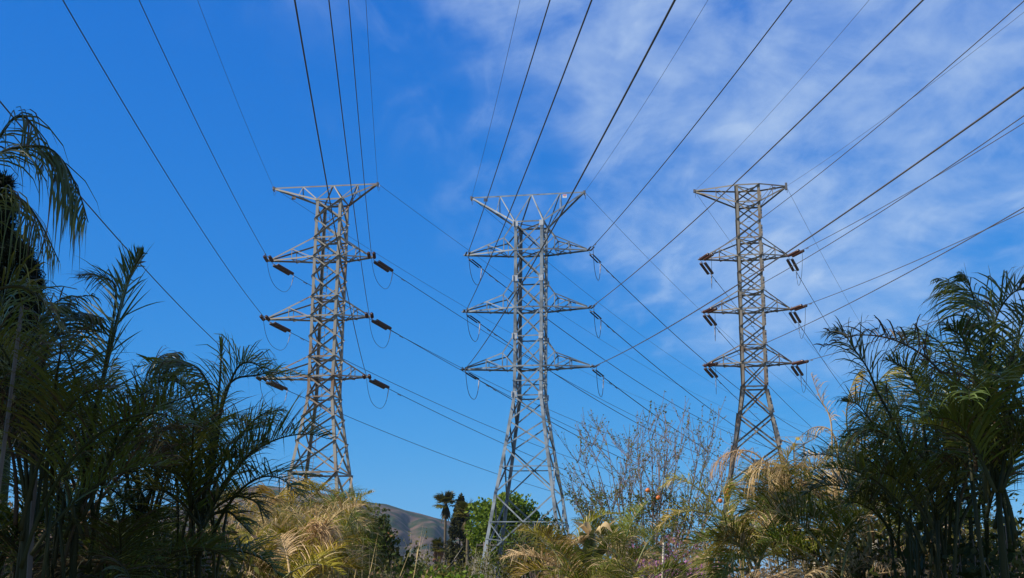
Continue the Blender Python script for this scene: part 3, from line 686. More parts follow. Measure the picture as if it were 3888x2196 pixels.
# ------------------------------------------------------------------ far trees
def crown_tree(label, u, vtop, Y, wd, fm, name, nclump, nleaf, ls, seed, trunk_r=0.25, zlow=0.25, shape='round', cat='tree', clump=None, base=None, h=None, vr=None):
    rr = random.Random(seed); bx, by = base or gxy(u, Y); h = h or at(u * U, vtop * U, Y).z
    root = thing(name, label, cat, (bx, by, 0)); b = MB(); ends = []
    b.tube(spline([V((0, 0, -0.1)), V((0.1, 0, h * 0.25)), V((0, 0.1, h * 0.6))], 8), [trunk_r * (1.2 - 0.09 * i) for i in range(8)], 8)
    cl = []
    for i in range(nclump):
        if shape == 'round':
            th = rr.uniform(0, 6.283); ph = math.acos(rr.uniform(-0.75, 1)); rad_ = rr.uniform(0.55, 1.0)
            zc = h * (zlow + 1) / 2; zr = h * (1 - zlow) / 2
            p = V((math.cos(th) * math.sin(ph) * wd / 2 * rad_, math.sin(th) * math.sin(ph) * wd / 2 * rad_, zc + math.cos(ph) * zr * rad_))
            cs = (clump or 0.16 * wd) * rr.uniform(0.6, 1.2)
            p.z = min(p.z, h - cs * 0.8)
        else:
            z = h * (zlow + (1 - zlow) * rr.random()); t = (z / h - zlow) / (1 - zlow)
            rad_ = wd / 2 * (math.sin(math.pi * min(1, 0.30 + t * 0.70)) ** 0.8 * 0.8 + 0.2 * (1 - t)) * rr.uniform(0.75, 1.0); th = rr.uniform(0, 6.283)
            p = V((math.cos(th) * rad_, math.sin(th) * rad_, z)); cs = (clump or 0.4) * rr.uniform(0.6, 1.2)
        cl.append((p, cs))
        if shape == 'round' and i % 3 == 0: b.tube(spline([V((0, 0, h * rr.uniform(0.2, 0.5))), p * 0.5 + V((0, 0, h * 0.22)), p], 6), [trunk_r * 0.35 * (1 - 0.14 * k) for k in range(6)], 5)
    b.build('trunk', M['bark'], root); b = MB()
    for p, cs in cl:
        for _ in range(nleaf // nclump):
            d = V((rr.gauss(0, 1), rr.gauss(0, 1), rr.gauss(0, 1))).normalized() * cs * rr.random() ** 0.4
            if shape != 'round': d.z *= 1.6
            q = p + d; a = (d.normalized() + V((rr.gauss(0, .6), rr.gauss(0, .6), rr.gauss(0, .6)))).normalized(); w_ = a.cross(V((rr.gauss(0, 1), rr.gauss(0, 1), rr.gauss(0, 1)))).normalized(); s_ = ls * rr.uniform(0.6, 1.3)
            b.add([q - a * s_ * 0.7, q + w_ * s_ * 0.5, q + a * s_ * 0.7, q - w_ * s_ * 0.5], [(0, 1, 2, 3)])
    b.build('crown', M[fm], root); return root
crown_tree('big rounded bright green tree behind the middle tower base', 1283, 1238, 150, 9.6, 'fol_tree', 'broadleaf_tree', 95, 15000, 0.34, 11, 0.35, 0.12)
crown_tree('dark tall cypress standing right against the tall fan palm', 1154, 1258, 175, 4.0, 'fol_cyp', 'cypress_tree', 190, 14000, 0.26, 12, 0.2, 0.02, 'col', clump=0.5)
crown_tree('small dark pencil cypress left of the bare pale tree', 997, 1376, 120, 0.75, 'fol_cyp', 'cypress_tree', 50, 1600, 0.16, 13, 0.08, 0.02, 'col', clump=0.16)
crown_tree('tiny dark pencil cypress just behind the bare pale tree', 1022, 1392, 140, 0.7, 'fol_cyp', 'cypress_tree', 40, 1200, 0.16, 14, 0.08, 0.02, 'col', clump=0.16)
def fan_palm(label, u, vtop, Y, crown_r, nf, seed, tr=0.22, skirt=True, tm='trunk', lm='leaf_green', lean=0.0):
    rr = random.Random(seed); bx, by = gxy(u, Y); top = at(u * U, vtop * U, Y); cz = top.z - crown_r * 0.85
    root = thing('fan_palm', label, 'palm', (bx, by, 0)); b = MB(); c0 = V((lean, 0, cz))
    b.tube(spline([V((lean * -0.6, 0, -0.1)), V((0, 0, cz * 0.5)), c0], 10), [tr * (1.15 - 0.035 * i) for i in range(10)], 8); b.build('trunk', M[tm], root)
    for i in range(nf):
        az_ = rr.uniform(0, 6.283); el_ = R(rr.uniform(-25, 88)); d = V((math.cos(az_) * math.cos(el_), math.sin(az_) * math.cos(el_), math.sin(el_)))
        pl = crown_r * rr.uniform(0.42, 0.58); fl = crown_r * rr.uniform(0.42, 0.55); b = MB(); hub = c0 + d * pl; b.tube([c0, c0 + d * pl * 0.5 + V((0, 0, .05)), hub], 0.025, 4, mi=1)
        s1 = d.cross(V((0, 0, 1)) if abs(d.z) < 0.95 else V((1, 0, 0))).normalized(); nn = s1.cross(d)
        for k in range(15):
            a = R(-125 + 250 * k / 14); e = d * math.cos(a) + s1 * math.sin(a) + nn * 0.12 * (k % 2); e.normalize(); q = hub.copy(); pts = [q.copy()]; dd = e.copy()
            for j in range(3): q = q + dd * fl * 0.33; pts.append(q.copy()); dd = (dd + GZ * 0.25 * (j + rr.random())).normalized()
            wv = e.cross(nn).normalized(); ribbon(b, pts, wv, [0.02 * crown_r, 0.055 * crown_r, 0.045 * crown_r])
        b.build('fan_leaf', [M[lm], M['rachis']], root)
    if skirt:
        b = MB()
        for i in range(90):
            a = rr.uniform(0, 6.283); q = c0 + V((math.cos(a) * tr * 0.8, math.sin(a) * tr * 0.8, -rr.uniform(0.0, crown_r * 0.5))); d = V((math.cos(a) * 0.45, math.sin(a) * 0.45, -1)).normalized()
            L = crown_r * rr.uniform(0.4, 0.9); ribbon(b, [q, q + d * L * 0.4, q + d * L * 0.75 + V((0, 0, -0.1)), q + d * L], V((-math.sin(a), math.cos(a), 0)), [0.04, 0.12, 0.08])
        b.build('dead_leaf_skirt', M['rust_leaf'] if tm == 'rust_leaf' else M['straw2'], root)
    return root
fan_palm('tall fan palm with slender bare trunk left of the dark cypress', 1117, 1234, 178, 2.15, 34, 21, 0.19, lm='fol_olive')
fan_palm('second fan palm head showing just right of the dark cypress top', 1174, 1256, 168, 2.2, 30, 22, 0.2, lm='fol_olive')
fan_palm('short stout fan palm with rusty orange trunk left of the cypress', 1101, 1352, 125, 1.15, 26, 23, 0.34, True, 'rust_leaf', lm='fol_olive')
fan_palm('dim fan palm behind the dark palms on the far right', 2414, 1270, 70, 1.3, 24, 24, 0.2)
# utility pole and small things far off
p0 = at(1838, 2200, 140); b = MB(); root = thing('utility_pole', 'short wooden utility pole with one crossarm left of the middle tower leg', 'utility pole', (p0.x, 140, 0))
ztop = at(1838, 2058, 140).z; b.tube([V((0, 0, 0)), V((0, 0, ztop))], 0.14, 8); b.build('pole', M['bark'], root); b = MB(); b.box((0.25, 0, ztop - 0.35), 2.1, 0.12, 0.14); b.build('crossarm', M['bark'], root)
for x_ in (-0.6, 0.0, 1.1): b = MB(); b.lathe((x_ + 0.2, 0, ztop - 0.27), (0, 0, 1), [(0, 0.03), (0.08, 0.03), (0.1, 0.07), (0.2, 0.06), (0.22, 0.02)], 8); b.build('pin_insulator', M['porc'], root)
# ------------------------------------------------------------------ middle-distance shrubs (bottom band)
G_S = 'bare pale saplings in the field'
for i, (u, v, Y) in enumerate(((1172, 1385, 84), (1184, 1352, 88), (1202, 1372, 80), (1221, 1352, 86), (1238, 1396, 76))):
    shrub('thin pale leafless saplings standing in the field below the dark cypress', gxy(u, Y), at(u * U, v * U, Y).z, 1.2, sm='pale_twig', nst=4, nleaf=260, ls=0.10, fm='fol_olive', cat='sapling', name='bare_sapling', seed=31 + i, group=G_S, spread=0.28, r=0.045, flare=0.35)
shrub('pale leafless spreading small tree below the hill slope', gxy(1042, 78), at(1042 * U, 1352 * U, 78).z, 4.2, sm='pale_twig', nst=6, nleaf=700, ls=0.10, fm='fol_olive', cat='bare tree', name='bare_tree', seed=41, depth=3, spread=0.42, r=0.07, flare=0.75)
shrub('green bush speckled with red leaves at the left end of the hill', gxy(924, 48), at(924 * U, 1302 * U, 48).z, 2.0, 'fol_dull', nst=10, nleaf=5200, ls=0.10, seed=42, depth=3, r=0.05, leafspread=0.09, extra=[('red_leaves', 'rust_leaf', 520, 0.09, 0.10)], flare=0.6)
shrub('dark twiggy bush under the right legs of the middle tower', gxy(1362, 60), at(1362 * U, 1322 * U, 60).z, 3.3, 'fol_dull', sm='twig', nst=12, nleaf=3600, ls=0.10, seed=43, depth=3, r=0.05, leafspread=0.18, flare=0.75)
shrub('brown dry bush beside the foot of the middle tower', gxy(1312, 134), at(1312 * U, 1372 * U, 134).z, 4.5, 'fol_brown', sm='pale_twig', nst=9, nleaf=1500, ls=0.07, seed=44, depth=3, r=0.03)
for i, (u, v, Y, wd, fm, lab) in enumerate(((1050, 1420, 62, 4.4, 'fol_dull', 'low dark green bush below the short fan palm'), (1098, 1420, 66, 3.4, 'fol_olive', 'low olive green bush below the dark cypress'),
        (1128, 1446, 70, 2.0, 'fol_dull', 'low green bush left of the middle tower leg'), (985, 1404, 56, 3.4, 'fol_dull', 'low grey green bush below the small pencil cypress'), (1120, 1436, 44, 3.6, 'fol_tree', 'lowest bright green bush at the bottom edge below the palms'), (1262, 1444, 138, 3.0, 'fol_olive', 'low bright bush at the bottom edge by the tower leg'), (1020, 1440, 40, 2.6, 'fol_brown', 'low brown bush at the bottom edge under the bare tree'))):
    shrub(lab, gxy(u, Y), at(u * U, v * U, Y).z, wd, fm, nst=14, nleaf=3800, ls=0.13, seed=51 + i, depth=2, r=0.04, leafspread=0.28, flare=0.85)
# bush row seen through the left palms and the right palms
row = [(25, 1270, 24, 2.6, 'fol_brown', 'dry brown bush behind the leftmost palms'), (110, 1290, 27, 3.0, 'fol_olive', 'olive bush behind the left palm trunks'), (205, 1330, 25, 2.6, 'fol_pinkish', 'mauve dry bush behind the spiky left palm'),
       (300, 1345, 22, 2.4, 'fol_olive', 'yellowish bush between the two left palms'), (395, 1350, 26, 2.8, 'fol_pinkish', 'mauve dry bush behind the orange taped stake'), (480, 1340, 24, 2.6, 'fol_pinkish', 'brown mauve bush behind the second left palm'), (60, 1390, 17, 1.6, 'fol_brown', 'low brown bush at the lower left corner'), (250, 1400, 16, 1.6, 'fol_dull', 'low green bush under the spiky left palm'), (355, 1410, 17, 1.6, 'fol_pinkish', 'low mauve bush at the foot of the orange taped stake'),
       (2250, 1330, 26, 2.4, 'fol_olive', 'yellow green bush behind the right palm stems'), (2330, 1290, 34, 3.2, 'fol_olive', 'tall yellowish bush between the right palms'), (2460, 1300, 30, 3.2, 'fol_olive', 'sunny green bush behind the rightmost palm'), (2545, 1290, 28, 3.0, 'fol_olive', 'sunny green bush at the right edge'), (2290, 1400, 20, 1.8, 'fol_brown', 'brown twiggy bush at the bottom between right palm stems'),
       (1770, 1375, 22, 2.0, 'fol_brown', 'pinkish brown dry bush right of the pink blossom'), (1480, 1400, 24, 2.2, 'fol_brown', 'dry brown bush under the budding bare tree'), (700, 1390, 24, 2.6, 'fol_olive', 'olive bush behind the golden palms'), (870, 1380, 26, 2.6, 'fol_dull', 'dull green bush behind the golden palms right side')]
for i, (u, v, Y, wd, fm, lab) in enumerate(row):
    shrub(lab, gxy(u, Y), at(u * U, v * U, Y).z, wd, fm, sm='pale_twig' if fm in ('fol_pinkish', 'fol_brown') else 'twig', nst=12, nleaf=5200, ls=0.060 if Y > 18 else 0.04, seed=71 + i, depth=3, r=0.018, leafspread=0.16, flare=0.8)
near_row = [(35, 1285, 9.6, 1.1, 'fol_dull', 'shaded bush at the bottom left edge'), (165, 1305, 9.8, 1.2, 'fol_dull', 'shaded bush among the left palm stems'), (262, 1330, 9.4, 1.0, 'fol_brown', 'shaded brown bush below the spiky palm'), (345, 1345, 9.9, 1.1, 'fol_dull', 'shaded green bush left of the orange taped stake'), (450, 1330, 10.2, 1.1, 'fol_dull', 'shaded bush under the dark arching palm'), (555, 1385, 10.4, 0.9, 'fol_olive', 'small bush right of the dark arching palm stems'),
            (2225, 1340, 10.9, 1.0, 'fol_dull', 'shaded bush left of the splayed palm stems'), (2305, 1345, 11.2, 1.0, 'fol_olive', 'half lit bush behind the splayed palm stems'), (2480, 1300, 11.0, 1.2, 'fol_dull', 'shaded bush behind the dark broad leaved bush'), (2560, 1310, 10.4, 1.0, 'fol_dull', 'shaded bush at the bottom right edge')]
for i, (u, v, Y, wd, fm, lab) in enumerate(near_row):
    shrub(lab, gxy(u, Y), at(u * U, v * U, Y).z, wd, fm, nst=12, nleaf=3200, ls=0.032, seed=301 + i, depth=3, r=0.012, leafspread=0.06, flare=0.8, elong=2.6)
# budding bare tree with orange fruit
rr = random.Random(5); Yb = 30; bx, by = gxy(1625, Yb); root = thing('bare_tree', 'bare many stemmed tree with tiny budding leaves and a few orange fruits', 'bare tree', (bx, by, 0)); off = V((bx, by, 0)); b = MB(); ends = []
for (u, v) in ((1440, 1130), (1478, 1085), (1520, 1080), (1560, 1150), (1600, 1095), (1640, 1065), (1685, 1075), (1720, 1080), (1765, 1110), (1800, 1060), (1835, 1130), (1430, 1220), (1480, 1190), (1830, 1210), (1660, 1150), (1580, 1120)):
    tip = au(u, v, Yb + rr.uniform(-1.2, 1.2)) - off; s0 = V((tip.x * 0.16 + rr.uniform(-.1, .1), tip.y * 0.1, 0.0)); md = V((tip.x * 0.5 + rr.uniform(-.15, .15), tip.y * 0.5, tip.z * 0.50))
    pts = spline([s0, md, tip], 16); b.tube(pts, [0.034 - 0.0020 * i for i in range(16)], 5, cap=False)
    for k in range(27):
        i = rr.randint(3, 14); d = (pts[i + 1] - pts[i]).normalized(); nd = (d + V((rr.gauss(0, .6), rr.gauss(0, .5), rr.uniform(-.15, .3)))).normalized()
        grow(b, pts[i].copy(), nd, 0.008, rr.uniform(0.4, 0.8), 1, ends, rr, 0.5, (2, 4), 0.14, 0.06, 0.7, 4, 0.0042)
    ends += pts[8:]
b.build('branches', M['twig'], root); b = MB(); low = [p for p in ends if p.z < 3.9]; leafbits(b, ends, 9000, 0.034, rr, 0.016, 1.4); leafbits(b, low, 9000, 0.040, rr, 0.035, 1.4); b.build('foliage', M['fol_bud'], root)
for (x_, y_) in ((2460, 1862), (2500, 1890), (2766, 1863), (2757, 1873), (2762, 1885), (2735, 1902), (2770, 1963), (2780, 1940)):
    c = at(x_, y_, Yb - 1.6) - off; b = MB(); b.lathe(c + V((0, 0, -0.055)), (0, 0, 1), [(0, 0.008), (0.012, 0.034), (0.04, 0.055), (0.065, 0.056), (0.09, 0.04), (0.105, 0.012)], 10); b.build('fruit', M['fruit'], root)
# pink flowering shrubs
for u, v, Y, wd, sd_, lab in ((1690, 1372, 20, 1.5, 1, 'pink blossoming shrub beside the leaning thin stake'), (1745, 1345, 24, 1.3, 2, 'sparser pink blossoming shrub behind the first one')):
    shrub(lab, gxy(u, Y), at(u * U, v * U, Y).z, wd, 'fol_brown', nst=10, nleaf=500, ls=0.035, seed=90 + sd_, depth=3, r=0.016, extra=[('blossom', 'pink', 2600 if sd_ == 1 else 900, 0.036, 0.035)], cat='flowering shrub', name='flowering_shrub', flare=0.7)
# broad leaved plant with dried flower heads
Yb = 16.6; bx, by = gxy(1490, Yb); root = thing('broad_leaf_plant', 'plant with broad green leaves and curled dry tan leaves on top', 'plant', (bx, by, 0)); off = V((bx, by, 0)); rr = random.Random(8)
b = MB(); b.tube(spline([V((0, 0, 0)), V((0.05, 0, 1.2)), au(1490, 1345, Yb) - off], 8), 0.04, 7); b.build('stem', M['rachis_g'], root)
for (a_, c_, d_) in (((1486, 1440), (1478, 1380), (1496, 1322)), ((1492, 1440), (1510, 1385), (1535, 1350)), ((1480, 1430), (1460, 1390), (1445, 1372)), ((1490, 1420), (1525, 1378), (1550, 1392)), ((1486, 1400), (1470, 1350), (1462, 1338))):
    b = MB(); P = spline([au(*a_, Yb) - off, au(*c_, Yb - .1) - off, au(*d_, Yb - .25) - off], 9); ribbon(b, P, V((0.8, 0.6, 0)), [0.02, 0.045, 0.07, 0.085, 0.085, 0.07, 0.05, 0.03]); b.build('leaf', M['banana'], root)
for (a_, c_, d_, wd_) in (((1490, 1350), (1476, 1318), (1452, 1330), .06), ((1492, 1352), (1520, 1318), (1542, 1342), .07), ((1488, 1352), (1462, 1322), (1440, 1312), .05), ((1490, 1355), (1505, 1328), (1512, 1345), .06), ((1484, 1372), (1460, 1362), (1438, 1372), .05)):
    b = MB(); P = spline([au(*a_, Yb) - off, au(*c_, Yb - .15) - off, au(*d_, Yb - .3) - off], 7); ribbon(b, P, V((0.3, 0.8, 0.5)).normalized(), [0.02, wd_, wd_ * 1.1, wd_, wd_ * .8, wd_ * .4]); b.build('dry_leaf', M['straw'], root)
# clumps of dry upright stalks
def reeds(label, u, vtop, Y, wd, n, m_, seed, lean=0.12, name='dry_reed_clump', cat='reeds'):
    rr = random.Random(seed); bx, by = gxy(u, Y); h = at(u * U, vtop * U, Y).z; root = thing(name, label, cat, (bx, by, 0)); b = MB()
    for _ in range(n):
        p = V((rr.uniform(-wd, wd) * 0.5, rr.uniform(-.5, .5), 0)); d = V((rr.gauss(0, lean), rr.gauss(0, lean), 1)).normalized(); L = h * rr.uniform(0.65, 1.05); pts = [p]
        for k in range(6): pts.append(pts[-1] + d * (L / 6)); d = (d + V((rr.gauss(0, .05), rr.gauss(0, .05), -0.01 * k))).normalized()
        ribbon(b, pts, V((math.cos(rr.uniform(-1, 1)), math.sin(rr.uniform(-1, 1)), 0)).normalized(), [0.008, 0.008, 0.007, 0.006, 0.005, 0.004])
        for k in (3, 4, 5):
            if rr.random() < 0.7:
                e = V((rr.gauss(0, 1), rr.gauss(0, 1), rr.uniform(0, .8))).normalized(); q = pts[k]; P2 = [q]
                for j in range(4): P2.append(P2[-1] + e * rr.uniform(.05, .09)); e = (e + GZ * 0.45).normalized()
                ribbon(b, P2, e.orthogonal().normalized(), [0.006, 0.007, 0.006, 0.004])
    b.build('stalks', M[m_], root); return root
for a in (('upright pale dry stalks between the left palm and the golden palms', 600, 1350, 12.6, 1.3, 70, 'straw', 201), ('yellowish upright stalks low under the dark arching palm', 480, 1375, 13.4, 1.1, 60, 'rachis_g', 202),
          ('tan dry reeds standing below the straw topped palm', 2035, 1235, 12.8, 0.9, 120, 'straw', 203), ('tan upright stalks among the sunlit leaves left of the right palms', 2150, 1290, 13.2, 0.9, 80, 'straw', 204),
          ('pale stalks standing behind the right palm stems', 2300, 1350, 15.0, 1.6, 80, 'straw', 205), ('pale stalks at the lower right edge behind the dark bush', 2530, 1345, 14.0, 1.2, 70, 'straw', 206), ('pale stalks low behind the leftmost palms', 120, 1370, 13.0, 1.8, 80, 'straw', 207), ('pale stalks low beside the orange taped stake', 370, 1385, 14.6, 1.4, 70, 'straw', 208), ('straw stalks rising from the golden palms below the hill', 830, 1300, 13.5, 1.2, 60, 'straw', 209)):
    reeds(*a)
# pine at the left edge
rr = random.Random(14); Yp = 17; bx, by = gxy(8, Yp); root = thing('pine_tree', 'dark pine at the left edge behind the drooping palm leaves', 'tree', (bx - 0.1, by, 0)); b = MB(); off = V((bx - 0.1, by, 0))
b.tube([V((0, 0, 0)), V((-0.05, 0, 3)), V((-0.1, 0, 6.6))], [0.12, 0.09, 0.02], 8); tuft = []
for (u, v, r_) in ((5, 465, 20), (10, 520, 26), (-10, 570, 40), (12, 610, 26), (45, 640, 30), (20, 680, 40), (65, 680, 26), (80, 715, 22), (30, 740, 44), (75, 770, 30), (10, 800, 50), (70, 830, 34), (35, 870, 45), (85, 880, 22), (60, 930, 36), (10, 950, 44), (75, 975, 26), (30, 1000, 34), (0, 1060, 40), (50, 1080, 30)):
    c = au(u, v, Yp + rr.uniform(-.6, .6)) - off; b.tube([V((-0.05, 0, c.z - 0.25)), c * 0.5 + V((0, 0, c.z * 0.5 - 0.1)), c], [0.03, 0.02, 0.008], 5); tuft.append((c, r_ * U / F * Yp))
b.build('trunk', M['fol_dark'], root); b = MB()
for c, r_ in tuft:
    for k in range(int(2600 * (r_ / 0.18))):
        q = c + V((rr.gauss(0, .5), rr.gauss(0, .5), rr.gauss(0, .42))) * r_; d = ((q - c).normalized() + V((rr.gauss(0, .7), rr.gauss(0, .7), rr.gauss(0, .7) + .3))).normalized(); L = rr.uniform(.06, .12)
        w_ = d.orthogonal().normalized() * 0.010; b.add([q - w_, q + w_, q + d * L], [(0, 1, 2)])
b.build('needles', M['fol_pine'], root)
# shade trees out of view on the left, between the sun and the near palms
crown_tree('dense tall tree out of view to the left, nearer to the camera', 0, 0, 0, 6.4, 'fol_dull', 'shade_tree', 110, 700, 0.34, 61, 0.3, 0.50, base=(-6.4, 4.8), h=15.5)
crown_tree('dense tall tree out of view to the left, farther from the camera', 0, 0, 0, 6.0, 'fol_dull', 'shade_tree', 110, 800, 0.34, 62, 0.3, 0.50, base=(-13.0, 3.2), h=15.0)

# ------------------------------------------------------------------ haze
hzm = bpy.data.materials.new('haze_air'); hzm.use_nodes = True; t = hzm.node_tree; t.nodes.clear()
ho = N(t, 'ShaderNodeOutputMaterial'); hv = N(t, 'ShaderNodeVolumePrincipled'); hv.inputs['Color'].default_value = (0.50, 0.72, 1.0, 1); hv.inputs['Density'].default_value = 0.5e-4; hv.inputs['Anisotropy'].default_value = 0.0
link(t, hv.outputs[0], ho.inputs['Volume'])
b = MB(); b.box((0, 1300, 147), 6400, 5600, 306); o = b.build('haze', hzm); o['kind'] = 'stuff'
# ------------------------------------------------------------------ near palms
def K(Y, *uv, dY=0.0, **kw):
    n = len(uv); return ([au(u, v, Y + dY * i / max(1, n - 1)) for i, (u, v) in enumerate(uv)], kw)
def crown_at(u, v, Y): return au(u, v, Y)
# leftmost palm, only its drooping leaves reach into view
Y = 5.6
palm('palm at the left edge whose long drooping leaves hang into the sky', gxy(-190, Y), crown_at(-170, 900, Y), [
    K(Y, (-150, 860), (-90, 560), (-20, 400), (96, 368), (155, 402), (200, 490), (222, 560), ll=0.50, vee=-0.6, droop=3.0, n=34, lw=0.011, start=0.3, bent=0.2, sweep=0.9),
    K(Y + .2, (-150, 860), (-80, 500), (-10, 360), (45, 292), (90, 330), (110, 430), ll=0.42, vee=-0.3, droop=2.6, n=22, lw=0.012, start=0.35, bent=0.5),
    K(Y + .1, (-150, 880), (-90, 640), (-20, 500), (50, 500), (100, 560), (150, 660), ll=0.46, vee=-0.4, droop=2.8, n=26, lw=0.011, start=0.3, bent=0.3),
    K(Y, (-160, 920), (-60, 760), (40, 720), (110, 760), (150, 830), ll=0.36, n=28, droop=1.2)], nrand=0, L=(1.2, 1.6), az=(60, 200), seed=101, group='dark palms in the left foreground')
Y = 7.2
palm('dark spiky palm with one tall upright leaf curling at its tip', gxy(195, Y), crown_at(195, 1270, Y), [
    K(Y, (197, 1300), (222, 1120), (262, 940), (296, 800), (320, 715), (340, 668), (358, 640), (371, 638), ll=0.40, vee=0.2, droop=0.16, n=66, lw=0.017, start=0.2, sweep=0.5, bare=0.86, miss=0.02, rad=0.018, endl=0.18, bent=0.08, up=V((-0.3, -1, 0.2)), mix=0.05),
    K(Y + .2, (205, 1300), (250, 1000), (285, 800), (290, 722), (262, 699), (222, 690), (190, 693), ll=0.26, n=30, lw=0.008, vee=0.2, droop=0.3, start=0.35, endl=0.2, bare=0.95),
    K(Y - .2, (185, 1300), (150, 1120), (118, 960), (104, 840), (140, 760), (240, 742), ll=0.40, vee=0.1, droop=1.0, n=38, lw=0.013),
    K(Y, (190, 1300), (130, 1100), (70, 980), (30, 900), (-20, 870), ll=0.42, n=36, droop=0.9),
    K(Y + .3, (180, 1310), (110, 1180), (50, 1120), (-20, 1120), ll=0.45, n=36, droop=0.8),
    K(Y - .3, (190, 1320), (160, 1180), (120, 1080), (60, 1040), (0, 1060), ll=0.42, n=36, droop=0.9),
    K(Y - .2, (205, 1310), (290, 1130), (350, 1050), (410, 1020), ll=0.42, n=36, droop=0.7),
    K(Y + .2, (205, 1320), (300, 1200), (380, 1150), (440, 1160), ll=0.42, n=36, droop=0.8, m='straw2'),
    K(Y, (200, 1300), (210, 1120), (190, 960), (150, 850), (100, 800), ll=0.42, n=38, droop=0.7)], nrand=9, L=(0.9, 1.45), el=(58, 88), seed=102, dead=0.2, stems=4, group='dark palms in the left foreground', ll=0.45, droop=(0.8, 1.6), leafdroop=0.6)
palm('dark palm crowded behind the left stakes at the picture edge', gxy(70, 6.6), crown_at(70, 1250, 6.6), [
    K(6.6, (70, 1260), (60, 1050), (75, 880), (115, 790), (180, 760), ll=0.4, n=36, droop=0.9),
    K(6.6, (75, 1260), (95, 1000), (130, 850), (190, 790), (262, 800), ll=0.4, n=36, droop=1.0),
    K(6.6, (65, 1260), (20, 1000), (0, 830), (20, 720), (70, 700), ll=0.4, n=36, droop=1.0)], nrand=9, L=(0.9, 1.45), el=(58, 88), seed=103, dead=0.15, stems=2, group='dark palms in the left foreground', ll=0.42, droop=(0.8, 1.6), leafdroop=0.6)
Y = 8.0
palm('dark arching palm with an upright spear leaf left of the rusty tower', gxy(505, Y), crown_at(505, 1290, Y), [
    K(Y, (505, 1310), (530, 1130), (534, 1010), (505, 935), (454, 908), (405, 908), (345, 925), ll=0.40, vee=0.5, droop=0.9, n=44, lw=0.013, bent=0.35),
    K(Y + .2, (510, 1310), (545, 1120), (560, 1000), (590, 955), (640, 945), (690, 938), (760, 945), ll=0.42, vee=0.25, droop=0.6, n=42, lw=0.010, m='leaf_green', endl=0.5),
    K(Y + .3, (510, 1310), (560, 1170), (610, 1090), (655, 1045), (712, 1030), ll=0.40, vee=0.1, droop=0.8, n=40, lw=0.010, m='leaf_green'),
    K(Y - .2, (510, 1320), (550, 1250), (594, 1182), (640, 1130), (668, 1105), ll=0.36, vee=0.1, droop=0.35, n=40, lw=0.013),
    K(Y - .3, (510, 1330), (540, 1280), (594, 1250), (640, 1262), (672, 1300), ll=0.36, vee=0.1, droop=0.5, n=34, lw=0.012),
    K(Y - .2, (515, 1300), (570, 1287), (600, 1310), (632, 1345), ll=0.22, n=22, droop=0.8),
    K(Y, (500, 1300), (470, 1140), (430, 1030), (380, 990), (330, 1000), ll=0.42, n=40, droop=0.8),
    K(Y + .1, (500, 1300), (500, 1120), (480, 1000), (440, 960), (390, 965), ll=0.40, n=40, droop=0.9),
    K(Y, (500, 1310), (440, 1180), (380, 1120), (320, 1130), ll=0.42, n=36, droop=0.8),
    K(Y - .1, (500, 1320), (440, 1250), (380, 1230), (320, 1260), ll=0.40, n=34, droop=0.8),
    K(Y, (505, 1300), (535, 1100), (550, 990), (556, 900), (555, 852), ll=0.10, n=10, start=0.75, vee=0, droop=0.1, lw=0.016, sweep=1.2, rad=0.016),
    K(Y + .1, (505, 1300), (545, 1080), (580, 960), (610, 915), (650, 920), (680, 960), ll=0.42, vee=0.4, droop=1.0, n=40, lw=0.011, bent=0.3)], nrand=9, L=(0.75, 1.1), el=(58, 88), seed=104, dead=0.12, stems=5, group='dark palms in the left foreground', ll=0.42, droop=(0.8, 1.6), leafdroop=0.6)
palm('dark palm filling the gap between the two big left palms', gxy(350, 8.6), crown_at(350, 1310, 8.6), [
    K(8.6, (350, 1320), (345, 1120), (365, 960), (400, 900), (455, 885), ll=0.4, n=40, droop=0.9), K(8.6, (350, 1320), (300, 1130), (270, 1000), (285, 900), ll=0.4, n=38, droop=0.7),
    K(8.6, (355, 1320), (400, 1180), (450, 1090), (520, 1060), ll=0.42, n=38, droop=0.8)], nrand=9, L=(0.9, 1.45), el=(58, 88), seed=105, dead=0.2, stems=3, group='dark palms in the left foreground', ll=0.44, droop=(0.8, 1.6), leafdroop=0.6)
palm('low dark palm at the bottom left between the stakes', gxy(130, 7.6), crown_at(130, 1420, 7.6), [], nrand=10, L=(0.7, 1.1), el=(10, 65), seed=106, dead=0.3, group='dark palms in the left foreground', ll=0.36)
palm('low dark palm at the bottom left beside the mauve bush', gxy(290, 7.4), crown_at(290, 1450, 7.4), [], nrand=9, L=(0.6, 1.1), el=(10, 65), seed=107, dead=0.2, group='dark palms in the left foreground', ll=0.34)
for u_, v_, Y_, sd_, lab in ((40, 1410, 8.0, 108, 'low dark palm at the bottom left corner'), (215, 1400, 8.6, 109, 'low dark palm under the tall spiky leaf'), (410, 1420, 8.8, 110, 'low dark palm just left of the orange taped stake')):
    palm(lab, gxy(u_, Y_), crown_at(u_, v_, Y_), [], nrand=12, L=(0.5, 0.95), el=(5, 75), seed=sd_ + 60, dead=0.25, group='dark palms in the left foreground', ll=0.36)
